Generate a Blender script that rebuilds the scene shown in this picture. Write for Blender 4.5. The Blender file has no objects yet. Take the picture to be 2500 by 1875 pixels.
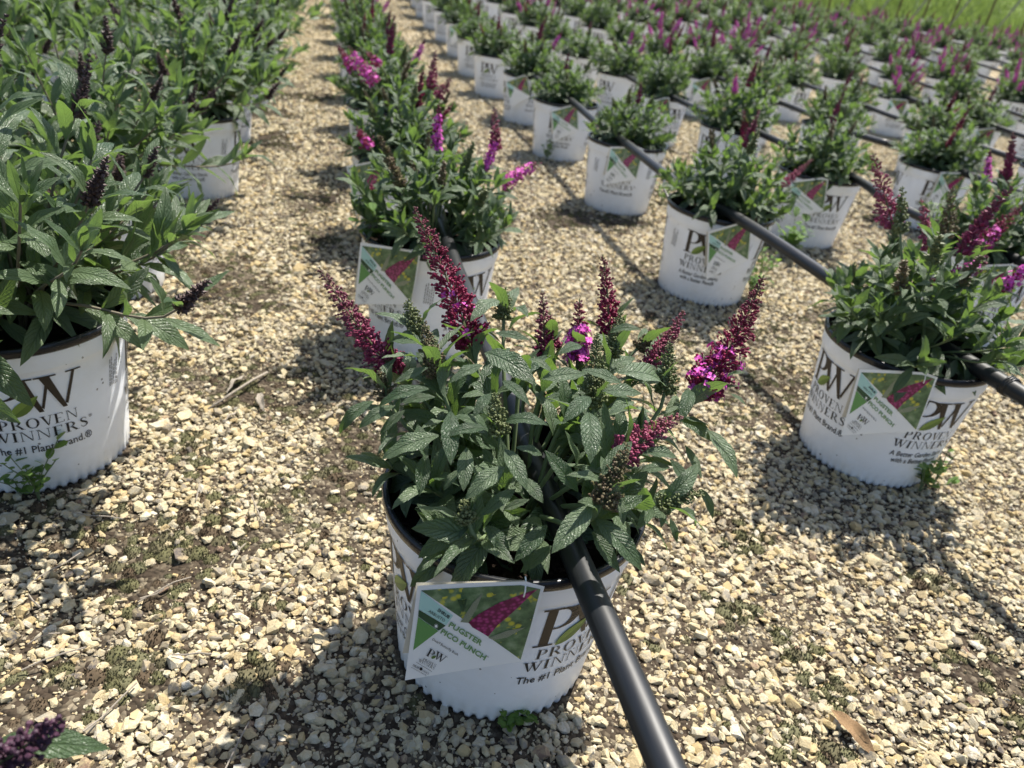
import bpy, bmesh, math, random
import numpy as np
from mathutils import Vector, Matrix, noise

SC = bpy.context.scene
COL = SC.collection
R = math.radians

# ------------------------------------------------------------------ camera
F_PX, W_PX, H_PX = 1779.75, 2500.0, 1875.0
PITCH, ROLL, CAM_H = R(29.80), R(8.19), 0.6107
_r = Vector((1, 0, 0)); FWD = Vector((0, math.cos(PITCH), -math.sin(PITCH)))
_u = Vector((0, math.sin(PITCH), math.cos(PITCH)))
RIGHT = math.cos(ROLL) * _r + math.sin(ROLL) * _u
UP = -math.sin(ROLL) * _r + math.cos(ROLL) * _u
EYE = Vector((0, 0, CAM_H))
cam = bpy.data.cameras.new('camera'); camo = bpy.data.objects.new('camera', cam); COL.objects.link(camo)
cam.sensor_width = 36; cam.lens = F_PX / W_PX * 36
cam.clip_start = 0.02; cam.clip_end = 400
cam.dof.use_dof = True; cam.dof.focus_distance = 0.63; cam.dof.aperture_fstop = 7.6
camo.matrix_world = Matrix(((RIGHT.x, UP.x, -FWD.x, EYE.x), (RIGHT.y, UP.y, -FWD.y, EYE.y),
                            (RIGHT.z, UP.z, -FWD.z, EYE.z), (0, 0, 0, 1)))
SC.camera = camo
# ------------------------------------------------------------------ light
SUN = Vector((0.27, 0.497, 1.0)).normalized()
world = bpy.data.worlds.new('World'); SC.world = world; world.use_nodes = True
wn = world.node_tree.nodes; wl = world.node_tree.links
sky = wn.new('ShaderNodeTexSky'); sky.sky_type = 'NISHITA'; sky.sun_disc = False
sky.sun_elevation = math.asin(SUN.z); sky.sun_rotation = math.atan2(SUN.x, SUN.y)
sky.air_density = 1.0; sky.dust_density = 1.6; sky.ozone_density = 1.0
wn['Background'].inputs['Strength'].default_value = 0.092
wl.new(sky.outputs[0], wn['Background'].inputs['Color'])
sl = bpy.data.lights.new('sun', 'SUN'); sl.energy = 5.0; sl.angle = R(0.55); sl.color = (1.0, 0.95, 0.86)
so = bpy.data.objects.new('sun', sl); COL.objects.link(so)
so.rotation_euler = SUN.to_track_quat('Z', 'Y').to_euler(); so.location = (3, 5, 8)
vs = SC.view_settings
SC.display_settings.display_device = 'sRGB'
vs.view_transform = 'Standard'; vs.look = 'None'; vs.gamma = 1; vs.use_curve_mapping = False
vs.exposure = 1.1

# ------------------------------------------------------------------ geometry of the place
ND = Vector((0.959, 0.283, 0)); TD = Vector((-0.283, 0.959, 0))   # across the rows / along the rows
def NT(n, t): return ND * n + TD * t
def zg(x, y):
    a = max(0.0, y - 4.0)
    return 0.055 * a * a / (a + 1.2)
def ray(px, py):
    return ((px - W_PX / 2) / F_PX) * RIGHT - ((py - H_PX / 2) / F_PX) * UP + FWD
def at_depth(px, py, d): return EYE + ray(px, py) * d
def on_z(px, py, z):
    d = ray(px, py); return EYE + d * ((z - EYE.z) / d.z)
def project(p):
    q = Vector(p) - EYE; z = q.dot(FWD)
    if z < 0.05: return None
    return (W_PX / 2 + F_PX * q.dot(RIGHT) / z, H_PX / 2 - F_PX * q.dot(UP) / z, z)

# ------------------------------------------------------------------ helpers
def obj(name, me, parent=None, mat=None, M=None):
    o = bpy.data.objects.new(name, me); COL.objects.link(o)
    if mat is not None and me is not None and not me.materials: me.materials.append(mat)
    if parent is not None: o.parent = parent
    if M is not None: o.matrix_basis = M
    return o
def tag(o, label=None, cat=None, group=None, kind=None):
    if label: o['label'] = label
    if cat: o['category'] = cat
    if group: o['group'] = group
    if kind: o['kind'] = kind
    return o
def empty(name, loc, rz=0.0):
    o = bpy.data.objects.new(name, None); COL.objects.link(o)
    o.empty_display_size = 0.05
    o.location = loc; o.rotation_euler = (0, 0, rz); return o
def mesh(name, v, f, mats=(), smooth=False, mi=None, uv=None, col=None):
    me = bpy.data.meshes.new(name)
    me.from_pydata([tuple(x) for x in v], [], [tuple(int(i) for i in x) for x in f])
    for m in mats: me.materials.append(m)
    if smooth: me.polygons.foreach_set('use_smooth', [True] * len(me.polygons))
    if mi is not None: me.polygons.foreach_set('material_index', list(mi))
    if uv is not None:
        lay = me.uv_layers.new(name='UVMap')
        vi = np.zeros(len(me.loops), dtype=np.int32); me.loops.foreach_get('vertex_index', vi)
        lay.data.foreach_set('uv', np.asarray(uv, dtype=np.float32)[vi].ravel())
    if col is not None:
        ca = me.color_attributes.new('Col', 'FLOAT_COLOR', 'POINT')
        c = np.ones((len(v), 4), dtype=np.float32); c[:, :3] = col
        ca.data.foreach_set('color', c.ravel())
    me.update(); return me
class MB:
    def __init__(s): s.v = []; s.f = []; s.mi = []; s.c = []; s.uv = []
    def add(s, v, f, mi=0, c=None):
        b = len(s.v); s.v += [tuple(x) for x in v]; s.f += [tuple(i + b for i in q) for q in f]; s.mi += [mi] * len(f)
        if c is not None: s.c += [c] * len(v)
    def build(s, name, mats, smooth=False):
        return mesh(name, s.v, s.f, mats, smooth, s.mi, None, s.c if s.c else None)
def tube_geo(pts, rad, sides=8, caps=True):
    pts = [Vector(p) for p in pts]; n = len(pts)
    rads = rad if hasattr(rad, '__len__') else [rad] * n
    v, f = [], []
    t0 = (pts[1] - pts[0]).normalized()
    a = t0.orthogonal().normalized()
    for i, p in enumerate(pts):
        t = (pts[min(i + 1, n - 1)] - pts[max(i - 1, 0)]).normalized()
        a = (a - t * a.dot(t)).normalized(); b = t.cross(a)
        for k in range(sides):
            an = 2 * math.pi * k / sides
            v.append(p + (a * math.cos(an) + b * math.sin(an)) * rads[i])
    for i in range(n - 1):
        for k in range(sides):
            k2 = (k + 1) % sides
            f.append((i * sides + k, i * sides + k2, (i + 1) * sides + k2, (i + 1) * sides + k))
    if caps:
        f.append(tuple(reversed(range(sides)))); f.append(tuple((n - 1) * sides + k for k in range(sides)))
    return v, f
def lathe_geo(prof, seg, rfun=None):
    v, f = [], []
    for j, (r, z) in enumerate(prof):
        for k in range(seg):
            a = 2 * math.pi * k / seg
            rr, zz = (r, z) if rfun is None else rfun(j, k, r, z)
            v.append((rr * math.cos(a), rr * math.sin(a), zz))
    for j in range(len(prof) - 1):
        for k in range(seg):
            k2 = (k + 1) % seg
            f.append((j * seg + k, j * seg + k2, (j + 1) * seg + k2, (j + 1) * seg + k))
    return v, f

# ------------------------------------------------------------------ materials
def mat(name, col=(0.5, 0.5, 0.5), rough=0.6, spec=0.4):
    m = bpy.data.materials.new(name); m.use_nodes = True
    b = m.node_tree.nodes['Principled BSDF']
    b.inputs['Base Color'].default_value = (*col, 1); b.inputs['Roughness'].default_value = rough
    b.inputs['Specular IOR Level'].default_value = spec
    return m
class NG:
    def __init__(s, m): s.t = m.node_tree; s.n = s.t.nodes; s.l = s.t.links; s.b = s.n['Principled BSDF']
    def new(s, ty, **k):
        n = s.n.new(ty)
        for a, b in k.items(): setattr(n, a, b)
        return n
    def link(s, a, b): s.l.new(a, b)
    def ramp(s, fac, stops, interp='LINEAR'):
        r = s.new('ShaderNodeValToRGB'); e = r.color_ramp.elements; r.color_ramp.interpolation = interp
        while len(e) < len(stops): e.new(0.5)
        for x, (p, c) in zip(e, stops): x.position = p; x.color = (*c, 1) if len(c) == 3 else c
        s.link(fac, r.inputs[0]); return r.outputs[0]
    def noise(s, scale, detail=4, rough=0.55, vec=None):
        n = s.new('ShaderNodeTexNoise'); n.inputs['Scale'].default_value = scale
        n.inputs['Detail'].default_value = detail; n.inputs['Roughness'].default_value = rough
        if vec is not None: s.link(vec, n.inputs['Vector'])
        return n.outputs['Fac']
    def mix(s, fac, a, b, mode='MIX'):
        m = s.new('ShaderNodeMix', data_type='RGBA', blend_type=mode)
        for sk, x in ((m.inputs[0], fac), (m.inputs[6], a), (m.inputs[7], b)):
            if isinstance(x, (int, float)): sk.default_value = x
            elif isinstance(x, tuple): sk.default_value = (*x, 1)
            else: s.link(x, sk)
        return m.outputs[2]
    def math(s, op, a, b=None, clamp=False):
        m = s.new('ShaderNodeMath', operation=op); m.use_clamp = clamp
        for sk, x in zip(m.inputs, (a, b)):
            if x is None: continue
            if isinstance(x, (int, float)): sk.default_value = x
            else: s.link(x, sk)
        return m.outputs[0]
    def bump(s, h, strength=0.3, dist=0.01):
        b = s.new('ShaderNodeBump'); b.inputs['Strength'].default_value = strength; b.inputs['Distance'].default_value = dist
        s.link(h, b.inputs['Height']); s.link(b.outputs[0], s.b.inputs['Normal']); return b.outputs[0]
    def coord(s, which='Object'):
        return s.new('ShaderNodeTexCoord').outputs[which]
M = {}
def leaf_mat(name, dark, light, trans, rough=0.48, tw=0.28):
    m = mat(name, dark, rough, 0.55); g = NG(m)
    oi = g.new('ShaderNodeObjectInfo'); gi = g.new('ShaderNodeNewGeometry')
    uv = g.new('ShaderNodeUVMap'); sep = g.new('ShaderNodeSeparateXYZ'); g.link(uv.outputs[0], sep.inputs[0])
    u, v = sep.outputs[0], sep.outputs[1]
    av = g.math('ABSOLUTE', g.math('SUBTRACT', v, 0.5))                      # 0 midrib .. 0.5 edge
    ph = g.math('SUBTRACT', g.math('MULTIPLY', u, 11.0), g.math('MULTIPLY', av, 5.5))
    fr = g.math('ABSOLUTE', g.math('SUBTRACT', g.math('FRACT', ph), 0.5))   # 0 mid cell .. .5 at vein
    vein = g.math('SMOOTH_MIN', g.math('MULTIPLY', g.math('SUBTRACT', 0.5, fr), 6.0), 1.0)
    vo = g.new('ShaderNodeTexVoronoi', feature='DISTANCE_TO_EDGE'); 
    mp = g.new('ShaderNodeMapping'); mp.inputs['Scale'].default_value = (22, 12, 1); g.link(uv.outputs[0], mp.inputs[0])
    g.link(mp.outputs[0], vo.inputs['Vector']); vo.inputs['Scale'].default_value = 1.0
    cell = g.math('MULTIPLY', vo.outputs['Distance'], 2.2, True)
    mid = g.math('MULTIPLY', av, 16.0, True)
    h = g.math('MULTIPLY', g.math('ADD', g.math('MULTIPLY', vein, 0.6), g.math('MULTIPLY', cell, 0.5)), mid)
    nrm = g.bump(h, 0.65, 0.0018)
    rnd = g.math('FRACT', g.math('ADD', oi.outputs['Random'], gi.outputs['Random Per Island']))
    base = g.mix(rnd, dark, light)
    base = g.mix(g.math('MULTIPLY', g.math('SUBTRACT', 1.0, g.math('MULTIPLY', vein, mid)), 0.6), base, tuple(min(1, c * 0.55) for c in dark))
    back = g.mix(0.6, base, (0.20, 0.26, 0.17))
    base2 = g.mix(gi.outputs['Backfacing'], base, back)
    g.link(base2, g.b.inputs['Base Color'])
    tr = g.new('ShaderNodeBsdfTranslucent'); tr.inputs[0].default_value = (*trans, 1); g.link(nrm, tr.inputs['Normal'])
    mx = g.new('ShaderNodeMixShader'); mx.inputs[0].default_value = tw
    g.link(g.b.outputs[0], mx.inputs[1]); g.link(tr.outputs[0], mx.inputs[2])
    g.link(mx.outputs[0], g.n['Material Output'].inputs['Surface'])
    return m
M['leaf_pico'] = leaf_mat('pico_leaf', (0.035, 0.066, 0.030), (0.108, 0.150, 0.082), (0.22, 0.37, 0.06), 0.45, 0.26)
M['leaf_blue'] = leaf_mat('bush_leaf', (0.038, 0.070, 0.031), (0.112, 0.154, 0.080), (0.22, 0.36, 0.07), 0.40, 0.28)
M['leaf_weed'] = leaf_mat('weed_leaf', (0.06, 0.15, 0.025), (0.12, 0.22, 0.04), (0.30, 0.50, 0.05), 0.5, 0.35)
M['leaf_dry'] = mat('dry_leaf', (0.30, 0.18, 0.09), 0.8, 0.2)
g = NG(M['leaf_dry']); nn = g.noise(60, 5); g.link(g.ramp(nn, [(0.3, (0.13, 0.07, 0.035)), (0.7, (0.42, 0.28, 0.15))]), g.b.inputs['Base Color']); g.bump(nn, 0.6, 0.004)
M['dry_pale'] = mat('dry_pale', (0.36, 0.31, 0.25), 0.85, 0.2)
g = NG(M['dry_pale']); nn = g.noise(90, 5); g.link(g.ramp(nn, [(0.3, (0.22, 0.18, 0.14)), (0.7, (0.48, 0.43, 0.36))]), g.b.inputs['Base Color']); g.bump(nn, 0.6, 0.004)
M['stem'] = mat('green_stem', (0.13, 0.17, 0.085), 0.6, 0.3)
M['stem_wood'] = mat('woody_stem', (0.19, 0.165, 0.125), 0.8, 0.2)
def attr_mat(name, rough, tw=0.0):
    m = mat(name, (0.3, 0.1, 0.2), rough, 0.3); g = NG(m)
    a = g.new('ShaderNodeAttribute', attribute_name='Col'); g.link(a.outputs['Color'], g.b.inputs['Base Color'])
    if tw:
        tr = g.new('ShaderNodeBsdfTranslucent'); g.link(a.outputs['Color'], tr.inputs[0])
        mx = g.new('ShaderNodeMixShader'); mx.inputs[0].default_value = tw
        g.link(g.b.outputs[0], mx.inputs[1]); g.link(tr.outputs[0], mx.inputs[2]); g.link(mx.outputs[0], g.n['Material Output'].inputs['Surface'])
    return m
M['bud'] = attr_mat('flower_bud', 0.55, 0.15)
# pot plastic
M['pot'] = mat('white_pot_plastic', (0.80, 0.81, 0.82), 0.38, 0.45)
g = NG(M['pot']); oc = g.coord(); oi = g.new('ShaderNodeObjectInfo')
va = g.new('ShaderNodeVectorMath', operation='ADD'); g.link(oc, va.inputs[0])
cx = g.new('ShaderNodeCombineXYZ'); g.link(g.math('MULTIPLY', oi.outputs['Random'], 7.0), cx.inputs[0]); g.link(g.math('MULTIPLY', oi.outputs['Random'], 3.0), cx.inputs[2]); g.link(cx.outputs[0], va.inputs[1])
vv = va.outputs[0]
vo = g.new('ShaderNodeTexVoronoi'); vo.inputs['Scale'].default_value = 120; g.link(vv, vo.inputs['Vector'])
dens = g.noise(14, 3, 0.6, vv)
sepz = g.new('ShaderNodeSeparateXYZ'); g.link(oc, sepz.inputs[0])
low = g.new('ShaderNodeMapRange'); low.inputs[1].default_value = 0.10; low.inputs[2].default_value = 0.0; low.inputs[3].default_value = 0.0; low.inputs[4].default_value = 0.092
g.link(sepz.outputs[2], low.inputs[0])
thr = g.math('ADD', g.math('ADD', g.math('MULTIPLY', g.math('SUBTRACT', dens, 0.45), 0.9), 0.03), low.outputs[0])
spk = g.math('LESS_THAN', vo.outputs['Distance'], g.math('MAXIMUM', thr, 0.0))
vo2 = g.new('ShaderNodeTexVoronoi'); vo2.inputs['Scale'].default_value = 120; vo2.feature = 'F1'; g.link(vv, vo2.inputs['Vector'])
sepc = g.new('ShaderNodeSeparateColor'); g.link(vo2.outputs['Color'], sepc.inputs[0])
spk2 = g.math('MULTIPLY', spk, g.math('GREATER_THAN', sepc.outputs[0], 0.84))
grime = g.math('MULTIPLY', g.ramp(g.noise(9, 6, 0.7, vv), [(0.48, (0, 0, 0)), (0.72, (1, 1, 1))]), 0.30)
c0 = g.mix(grime, (0.83, 0.865, 0.92), (0.58, 0.57, 0.52))
lowg = g.math('MULTIPLY', g.math('MULTIPLY', low.outputs[0], 6.0), g.noise(45, 5, 0.7, vv))
c0 = g.mix(lowg, c0, (0.48, 0.45, 0.38))
g.link(g.mix(g.math('MULTIPLY', spk2, 0.75), c0, (0.06, 0.05, 0.04)), g.b.inputs['Base Color'])
g.bump(g.noise(30, 2, 0.5, vv), 0.04, 0.004)
M['rim'] = mat('black_rim_plastic', (0.012, 0.013, 0.016), 0.24, 0.35)
g = NG(M['rim']); g.link(g.ramp(g.noise(70, 5), [(0.35, (0.009, 0.010, 0.014)), (0.8, (0.022, 0.022, 0.024))]), g.b.inputs['Base Color'])
M['soil'] = mat('potting_soil', (0.02, 0.014, 0.01), 0.95, 0.15)
g = NG(M['soil']); nn = g.noise(220, 5, 0.7); g.link(g.ramp(nn, [(0.3, (0.006, 0.004, 0.003)), (0.55, (0.028, 0.018, 0.012)), (0.75, (0.09, 0.06, 0.04))]), g.b.inputs['Base Color']); g.bump(nn, 0.9, 0.006)
M['bark'] = mat('bark_chip', (0.022, 0.014, 0.010), 0.9, 0.15)
M['ink'] = mat('brown_ink', (0.028, 0.020, 0.015), 0.45, 0.4)
M['ink_black'] = mat('black_ink', (0.018, 0.018, 0.020), 0.45, 0.4)
M['ink_grey'] = mat('grey_ink', (0.16, 0.16, 0.165), 0.5, 0.4)
M['ink_leaf'] = mat('olive_ink', (0.20, 0.29, 0.055), 0.45, 0.4)
M['ink_leaf2'] = mat('dark_olive_ink', (0.115, 0.185, 0.035), 0.45, 0.4)
M['ink_green'] = mat('green_ink', (0.13, 0.30, 0.09), 0.4, 0.4)
M['ink_dgreen'] = mat('dark_green_ink', (0.035, 0.085, 0.04), 0.4, 0.4)
M['ink_teal'] = mat('mint_ink', (0.42, 0.66, 0.60), 0.4, 0.4)
M['ink_text'] = mat('green_text_ink', (0.16, 0.30, 0.12), 0.4, 0.4)
M['card'] = mat('white_card', (0.82, 0.83, 0.82), 0.30, 0.5)
M['card_back'] = mat('cream_card', (0.62, 0.58, 0.48), 0.5, 0.3)
M['photo'] = mat('printed_photo', (0.1, 0.2, 0.08), 0.25, 0.5)
g = NG(M['photo']); oc = g.coord()
nn = g.noise(70, 5, 0.6, oc); c0 = g.ramp(nn, [(0.3, (0.035, 0.075, 0.04)), (0.5, (0.11, 0.19, 0.085)), (0.7, (0.25, 0.33, 0.19))])
vo = g.new('ShaderNodeTexVoronoi'); vo.inputs['Scale'].default_value = 150; g.link(oc, vo.inputs['Vector'])
sp = g.math('MULTIPLY', g.ramp(vo.outputs['Distance'], [(0.25, (1, 1, 1)), (0.5, (0, 0, 0))]), g.math('GREATER_THAN', g.noise(45, 3, 0.6, oc), 0.53))
g.link(g.mix(g.math('MULTIPLY', sp, 0.8), c0, (0.62, 0.56, 0.05)), g.b.inputs['Base Color'])
M['photo_flower'] = mat('printed_flower', (0.3, 0.02, 0.12), 0.25, 0.5)
g = NG(M['photo_flower']); vo = g.new('ShaderNodeTexVoronoi'); vo.inputs['Scale'].default_value = 260; g.link(g.coord(), vo.inputs['Vector'])
g.link(g.ramp(vo.outputs['Distance'], [(0.1, (0.46, 0.05, 0.22)), (0.6, (0.14, 0.008, 0.055))]), g.b.inputs['Base Color'])
M['photo_bud'] = mat('printed_bud', (0.26, 0.30, 0.20), 0.25, 0.5)
g = NG(M['photo_bud']); g.link(g.ramp(g.noise(300, 3), [(0.35, (0.09, 0.13, 0.07)), (0.65, (0.36, 0.38, 0.28))]), g.b.inputs['Base Color'])
M['pipe'] = mat('black_poly_pipe', (0.020, 0.021, 0.024), 0.42, 0.5)
g = NG(M['pipe']); nn = g.noise(35, 6, 0.7)
g.link(g.ramp(nn, [(0.35, (0.009, 0.010, 0.012)), (0.62, (0.018, 0.019, 0.021)), (0.80, (0.085, 0.08, 0.072))]), g.b.inputs['Base Color'])
g.link(g.ramp(nn, [(0.3, (0.34,) * 3), (0.8, (0.6,) * 3)]), g.b.inputs['Roughness']); g.bump(g.noise(120, 4), 0.08, 0.002)
# stones / ground
def stone_mat():
    m = mat('limestone_gravel', (0.5, 0.45, 0.33), 0.85, 0.25); g = NG(m)
    oi = g.new('ShaderNodeObjectInfo'); oc = g.coord()
    ad = g.new('ShaderNodeVectorMath', operation='ADD'); g.link(oc, ad.inputs[0])
    cx = g.new('ShaderNodeCombineXYZ'); g.link(g.math('MULTIPLY', oi.outputs['Random'], 90.0), cx.inputs[0]); g.link(cx.outputs[0], ad.inputs[1])
    base = g.ramp(oi.outputs['Random'], [(0.0, (0.474, 0.424, 0.312)), (0.10, (0.565, 0.487, 0.312)), (0.20, (0.602, 0.550, 0.419)), (0.30, (0.492, 0.388, 0.223)), (0.40, (0.583, 0.514, 0.348)),
        (0.50, (0.401, 0.361, 0.277)), (0.58, (0.620, 0.550, 0.366)), (0.66, (0.511, 0.388, 0.196)), (0.74, (0.620, 0.578, 0.482)), (0.80, (0.273, 0.243, 0.196)),
        (0.88, (0.511, 0.451, 0.321)), (0.925, (0.119, 0.103, 0.094)), (0.955, (0.218, 0.144, 0.107)), (0.98, (0.077, 0.077, 0.081))], 'CONSTANT')
    n1 = g.noise(2.2, 5, 0.65, ad.outputs[0])
    c = g.mix(g.ramp(n1, [(0.42, (0, 0, 0)), (0.68, (1, 1, 1))]), base, (0.48, 0.38, 0.22))
    n2 = g.noise(9, 6, 0.75, ad.outputs[0])
    c = g.mix(g.ramp(n2, [(0.55, (0, 0, 0)), (0.72, (0.55,) * 3)]), c, (0.16, 0.14, 0.10))
    g.link(c, g.b.inputs['Base Color']); g.bump(n2, 0.5, 0.25)
    return m
M['stone'] = stone_mat()
M['ground'] = mat('gravel_ground', (0.3, 0.26, 0.19), 0.95, 0.2)
g = NG(M['ground']); oc = g.coord()
vo = g.new('ShaderNodeTexVoronoi'); vo.inputs['Scale'].default_value = 170; g.link(oc, vo.inputs['Vector'])
vo3 = g.new('ShaderNodeTexVoronoi'); vo3.inputs['Scale'].default_value = 80; g.link(oc, vo3.inputs['Vector'])
sc_ = g.new('ShaderNodeSeparateColor'); g.link(vo.outputs['Color'], sc_.inputs[0])
sc3 = g.new('ShaderNodeSeparateColor'); g.link(vo3.outputs['Color'], sc3.inputs[0])
grit = g.ramp(sc_.outputs[0], [(0.0, (0.028, 0.021, 0.014)), (0.4, (0.06, 0.047, 0.032)), (0.7, (0.12, 0.098, 0.066)), (1.0, (0.26, 0.22, 0.155))])
grit3 = g.ramp(sc3.outputs[0], [(0.0, (0.30, 0.25, 0.16)), (0.3, (0.47, 0.41, 0.27)), (0.6, (0.55, 0.48, 0.33)), (0.9, (0.50, 0.40, 0.23)), (1.0, (0.17, 0.14, 0.10))])
gap = g.ramp(vo3.outputs['Distance'], [(0.25, (1, 1, 1)), (0.75, (0.0,) * 3)])
far = g.mix(gap, (0.16, 0.12, 0.075), grit3)
sepy = g.new('ShaderNodeSeparateXYZ'); g.link(oc, sepy.inputs[0])
fy = g.new('ShaderNodeMapRange'); fy.inputs[1].default_value = 3.2; fy.inputs[2].default_value = 4.6; g.link(sepy.outputs[1], fy.inputs[0])
near = g.mix(g.ramp(g.noise(7, 6, 0.7, oc), [(0.35, (0,) * 3), (0.65, (1,) * 3)]), grit, (0.045, 0.032, 0.022))
g.link(g.mix(fy.outputs[0], near, far), g.b.inputs['Base Color'])
hh = g.math('ADD', g.math('MULTIPLY', vo.outputs['Distance'], -0.5), g.math('MULTIPLY', vo3.outputs['Distance'], -1.0)); g.bump(hh, 0.9, 0.01)
M['moss'] = mat('moss', (0.09, 0.10, 0.035), 0.95, 0.1)
g = NG(M['moss']); oi = g.new('ShaderNodeObjectInfo')
g.link(g.mix(g.noise(3, 4), g.ramp(oi.outputs['Random'], [(0.0, (0.135, 0.135, 0.065)), (0.35, (0.165, 0.165, 0.09)), (0.6, (0.10, 0.072, 0.048)), (0.8, (0.14, 0.13, 0.075)), (1.0, (0.075, 0.052, 0.038))], 'CONSTANT'), (0.05, 0.04, 0.025)), g.b.inputs['Base Color'])
M['grass'] = mat('grass', (0.10, 0.19, 0.035), 0.7, 0.25)
g = NG(M['grass']); oi = g.new('ShaderNodeObjectInfo')
g.link(g.mix(oi.outputs['Random'], (0.07, 0.12, 0.03), (0.17, 0.22, 0.07)), g.b.inputs['Base Color'])
tr = g.new('ShaderNodeBsdfTranslucent'); tr.inputs[0].default_value = (0.19, 0.27, 0.06, 1); mx = g.new('ShaderNodeMixShader'); mx.inputs[0].default_value = .4
g.link(g.b.outputs[0], mx.inputs[1]); g.link(tr.outputs[0], mx.inputs[2]); g.link(mx.outputs[0], g.n['Material Output'].inputs['Surface'])
M['turf'] = mat('turf', (0.09, 0.16, 0.03), 0.9, 0.1)
g = NG(M['turf']); g.link(g.ramp(g.noise(1.3, 8, 0.7, g.coord()), [(0.3, (0.05, 0.08, 0.02)), (0.7, (0.16, 0.21, 0.06))]), g.b.inputs['Base Color'])
M['hedge'] = leaf_mat('hedge_leaf', (0.018, 0.040, 0.022), (0.035, 0.065, 0.030), (0.06, 0.12, 0.03), 0.6, 0.2)
M['wood'] = mat('weathered_wood', (0.10, 0.075, 0.05), 0.9, 0.15)
M['metal'] = mat('grey_metal_brace', (0.22, 0.22, 0.21), 0.6, 0.4)
M['concrete'] = mat('concrete', (0.36, 0.33, 0.33), 0.9, 0.2)
g = NG(M['concrete']); g.link(g.ramp(g.noise(12, 6), [(0.3, (0.27, 0.25, 0.25)), (0.7, (0.42, 0.39, 0.39))]), g.b.inputs['Base Color'])
M['wire'] = mat('black_wire', (0.012, 0.012, 0.013), 0.4, 0.5)

# ------------------------------------------------------------------ ground sheet
def build_ground():
    xs = np.concatenate([np.linspace(-60, -7, 16), np.linspace(-6, 6, 49), np.linspace(7, 60, 16)])
    ys = np.concatenate([np.linspace(-25, -2.5, 8), np.linspace(-2, 12, 57), np.linspace(13, 40, 10), [60, 90, 140, 200]])
    v = [(x, y, zg(x, min(y, 12.0)) + 0.003 * noise.noise(Vector((x * 2.5, y * 2.5, 0)))) for y in ys for x in xs]
    nx = len(xs); f = [(j * nx + i, j * nx + i + 1, (j + 1) * nx + i + 1, (j + 1) * nx + i) for j in range(len(ys) - 1) for i in range(nx - 1)]
    return tag(obj('ground', mesh('ground', v, f, [M['ground']], True)), 'yellow limestone gravel yard between the rows of pots', kind='structure')
GROUND = build_ground()

FIELD_END = 11.2
rng = np.random.default_rng(7)
# ------------------------------------------------------------------ point-scattered instances
def scatter(name, pts, rot, scl, idx, sources, label, kind='stuff'):
    me = bpy.data.meshes.new(name); n = len(pts)
    me.vertices.add(n); me.vertices.foreach_set('co', np.asarray(pts, np.float32).ravel())
    for nm, ty, arr, key in (('rot', 'FLOAT_VECTOR', rot, 'vector'), ('scl', 'FLOAT_VECTOR', scl, 'vector')):
        a = me.attributes.new(nm, ty, 'POINT'); a.data.foreach_set(key, np.asarray(arr, np.float32).ravel())
    a = me.attributes.new('idx', 'INT', 'POINT'); a.data.foreach_set('value', np.asarray(idx, np.int32))
    me.update()
    c = bpy.data.collections.new(name + '_pieces')
    for k, s in enumerate(sources):
        c.objects.link(bpy.data.objects.new('%s_piece_%02d' % (name, k), s))
    o = obj(name, me); tag(o, label, kind=kind)
    ng = bpy.data.node_groups.new(name, 'GeometryNodeTree')
    ng.interface.new_socket('Geometry', in_out='INPUT', socket_type='NodeSocketGeometry')
    ng.interface.new_socket('Geometry', in_out='OUTPUT', socket_type='NodeSocketGeometry')
    gi = ng.nodes.new('NodeGroupInput'); go = ng.nodes.new('NodeGroupOutput')
    ip = ng.nodes.new('GeometryNodeInstanceOnPoints'); ci = ng.nodes.new('GeometryNodeCollectionInfo')
    ci.inputs['Collection'].default_value = c; ci.inputs['Separate Children'].default_value = True; ci.inputs['Reset Children'].default_value = True
    L = ng.links.new
    L(gi.outputs[0], ip.inputs['Points']); L(ci.outputs[0], ip.inputs['Instance']); ip.inputs['Pick Instance'].default_value = True
    for nm, ty, sk in (('idx', 'INT', 'Instance Index'), ('rot', 'FLOAT_VECTOR', 'Rotation'), ('scl', 'FLOAT_VECTOR', 'Scale')):
        a = ng.nodes.new('GeometryNodeInputNamedAttribute'); a.data_type = ty; a.inputs['Name'].default_value = nm
        L(a.outputs['Attribute'], ip.inputs[sk])
    L(ip.outputs[0], go.inputs[0])
    md = o.modifiers.new('scatter', 'NODES'); md.node_group = ng
    return o

# ------------------------------------------------------------------ rows of pots (n across, t along, named where seen close)
POT_R, POT_B, POT_H = 0.12, 0.0973, 0.2012
SOIL_Z = 0.172
PIPE_R = .0113
pots = []      # dict(name, kind, row, x, y, rz)
def add_pot(n, t, row, kind, name=None): 
    p = NT(n, t); pots.append(dict(x=p.x, y=p.y, row=row, kind=kind, name=name, n=n, t=t))
prng = random.Random(11)
def P_at(x, y, row, kind, name):
    p = Vector((x, y, 0)); pots.append(dict(x=x, y=y, row=row, kind=kind, name=name, n=p.dot(ND), t=p.dot(TD)))
P_at(0.017, 0.531, 1, 'pico', 'F'); P_at(-0.172, 1.195, 1, 'pico', 'P2'); add_pot(0.178, 1.72, 1, 'pico', 'P3')
for k, t in enumerate(np.arange(2.30, 11.5, 0.60)): add_pot(0.178 + prng.uniform(-.02, .02), t + prng.uniform(-.03, .03), 1, 'pico', 'P%d' % (4 + k) if k < 2 else None)
P_at(0.575, 1.013, 2, 'pico', 'R1'); P_at(0.406, 1.639, 2, 'pico', 'R2'); P_at(0.238, 2.259, 2, 'pico', 'R3'); P_at(0.049, 2.845, 2, 'pico', 'R4'); P_at(-0.112, 3.441, 2, 'pico', 'R5')
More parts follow.
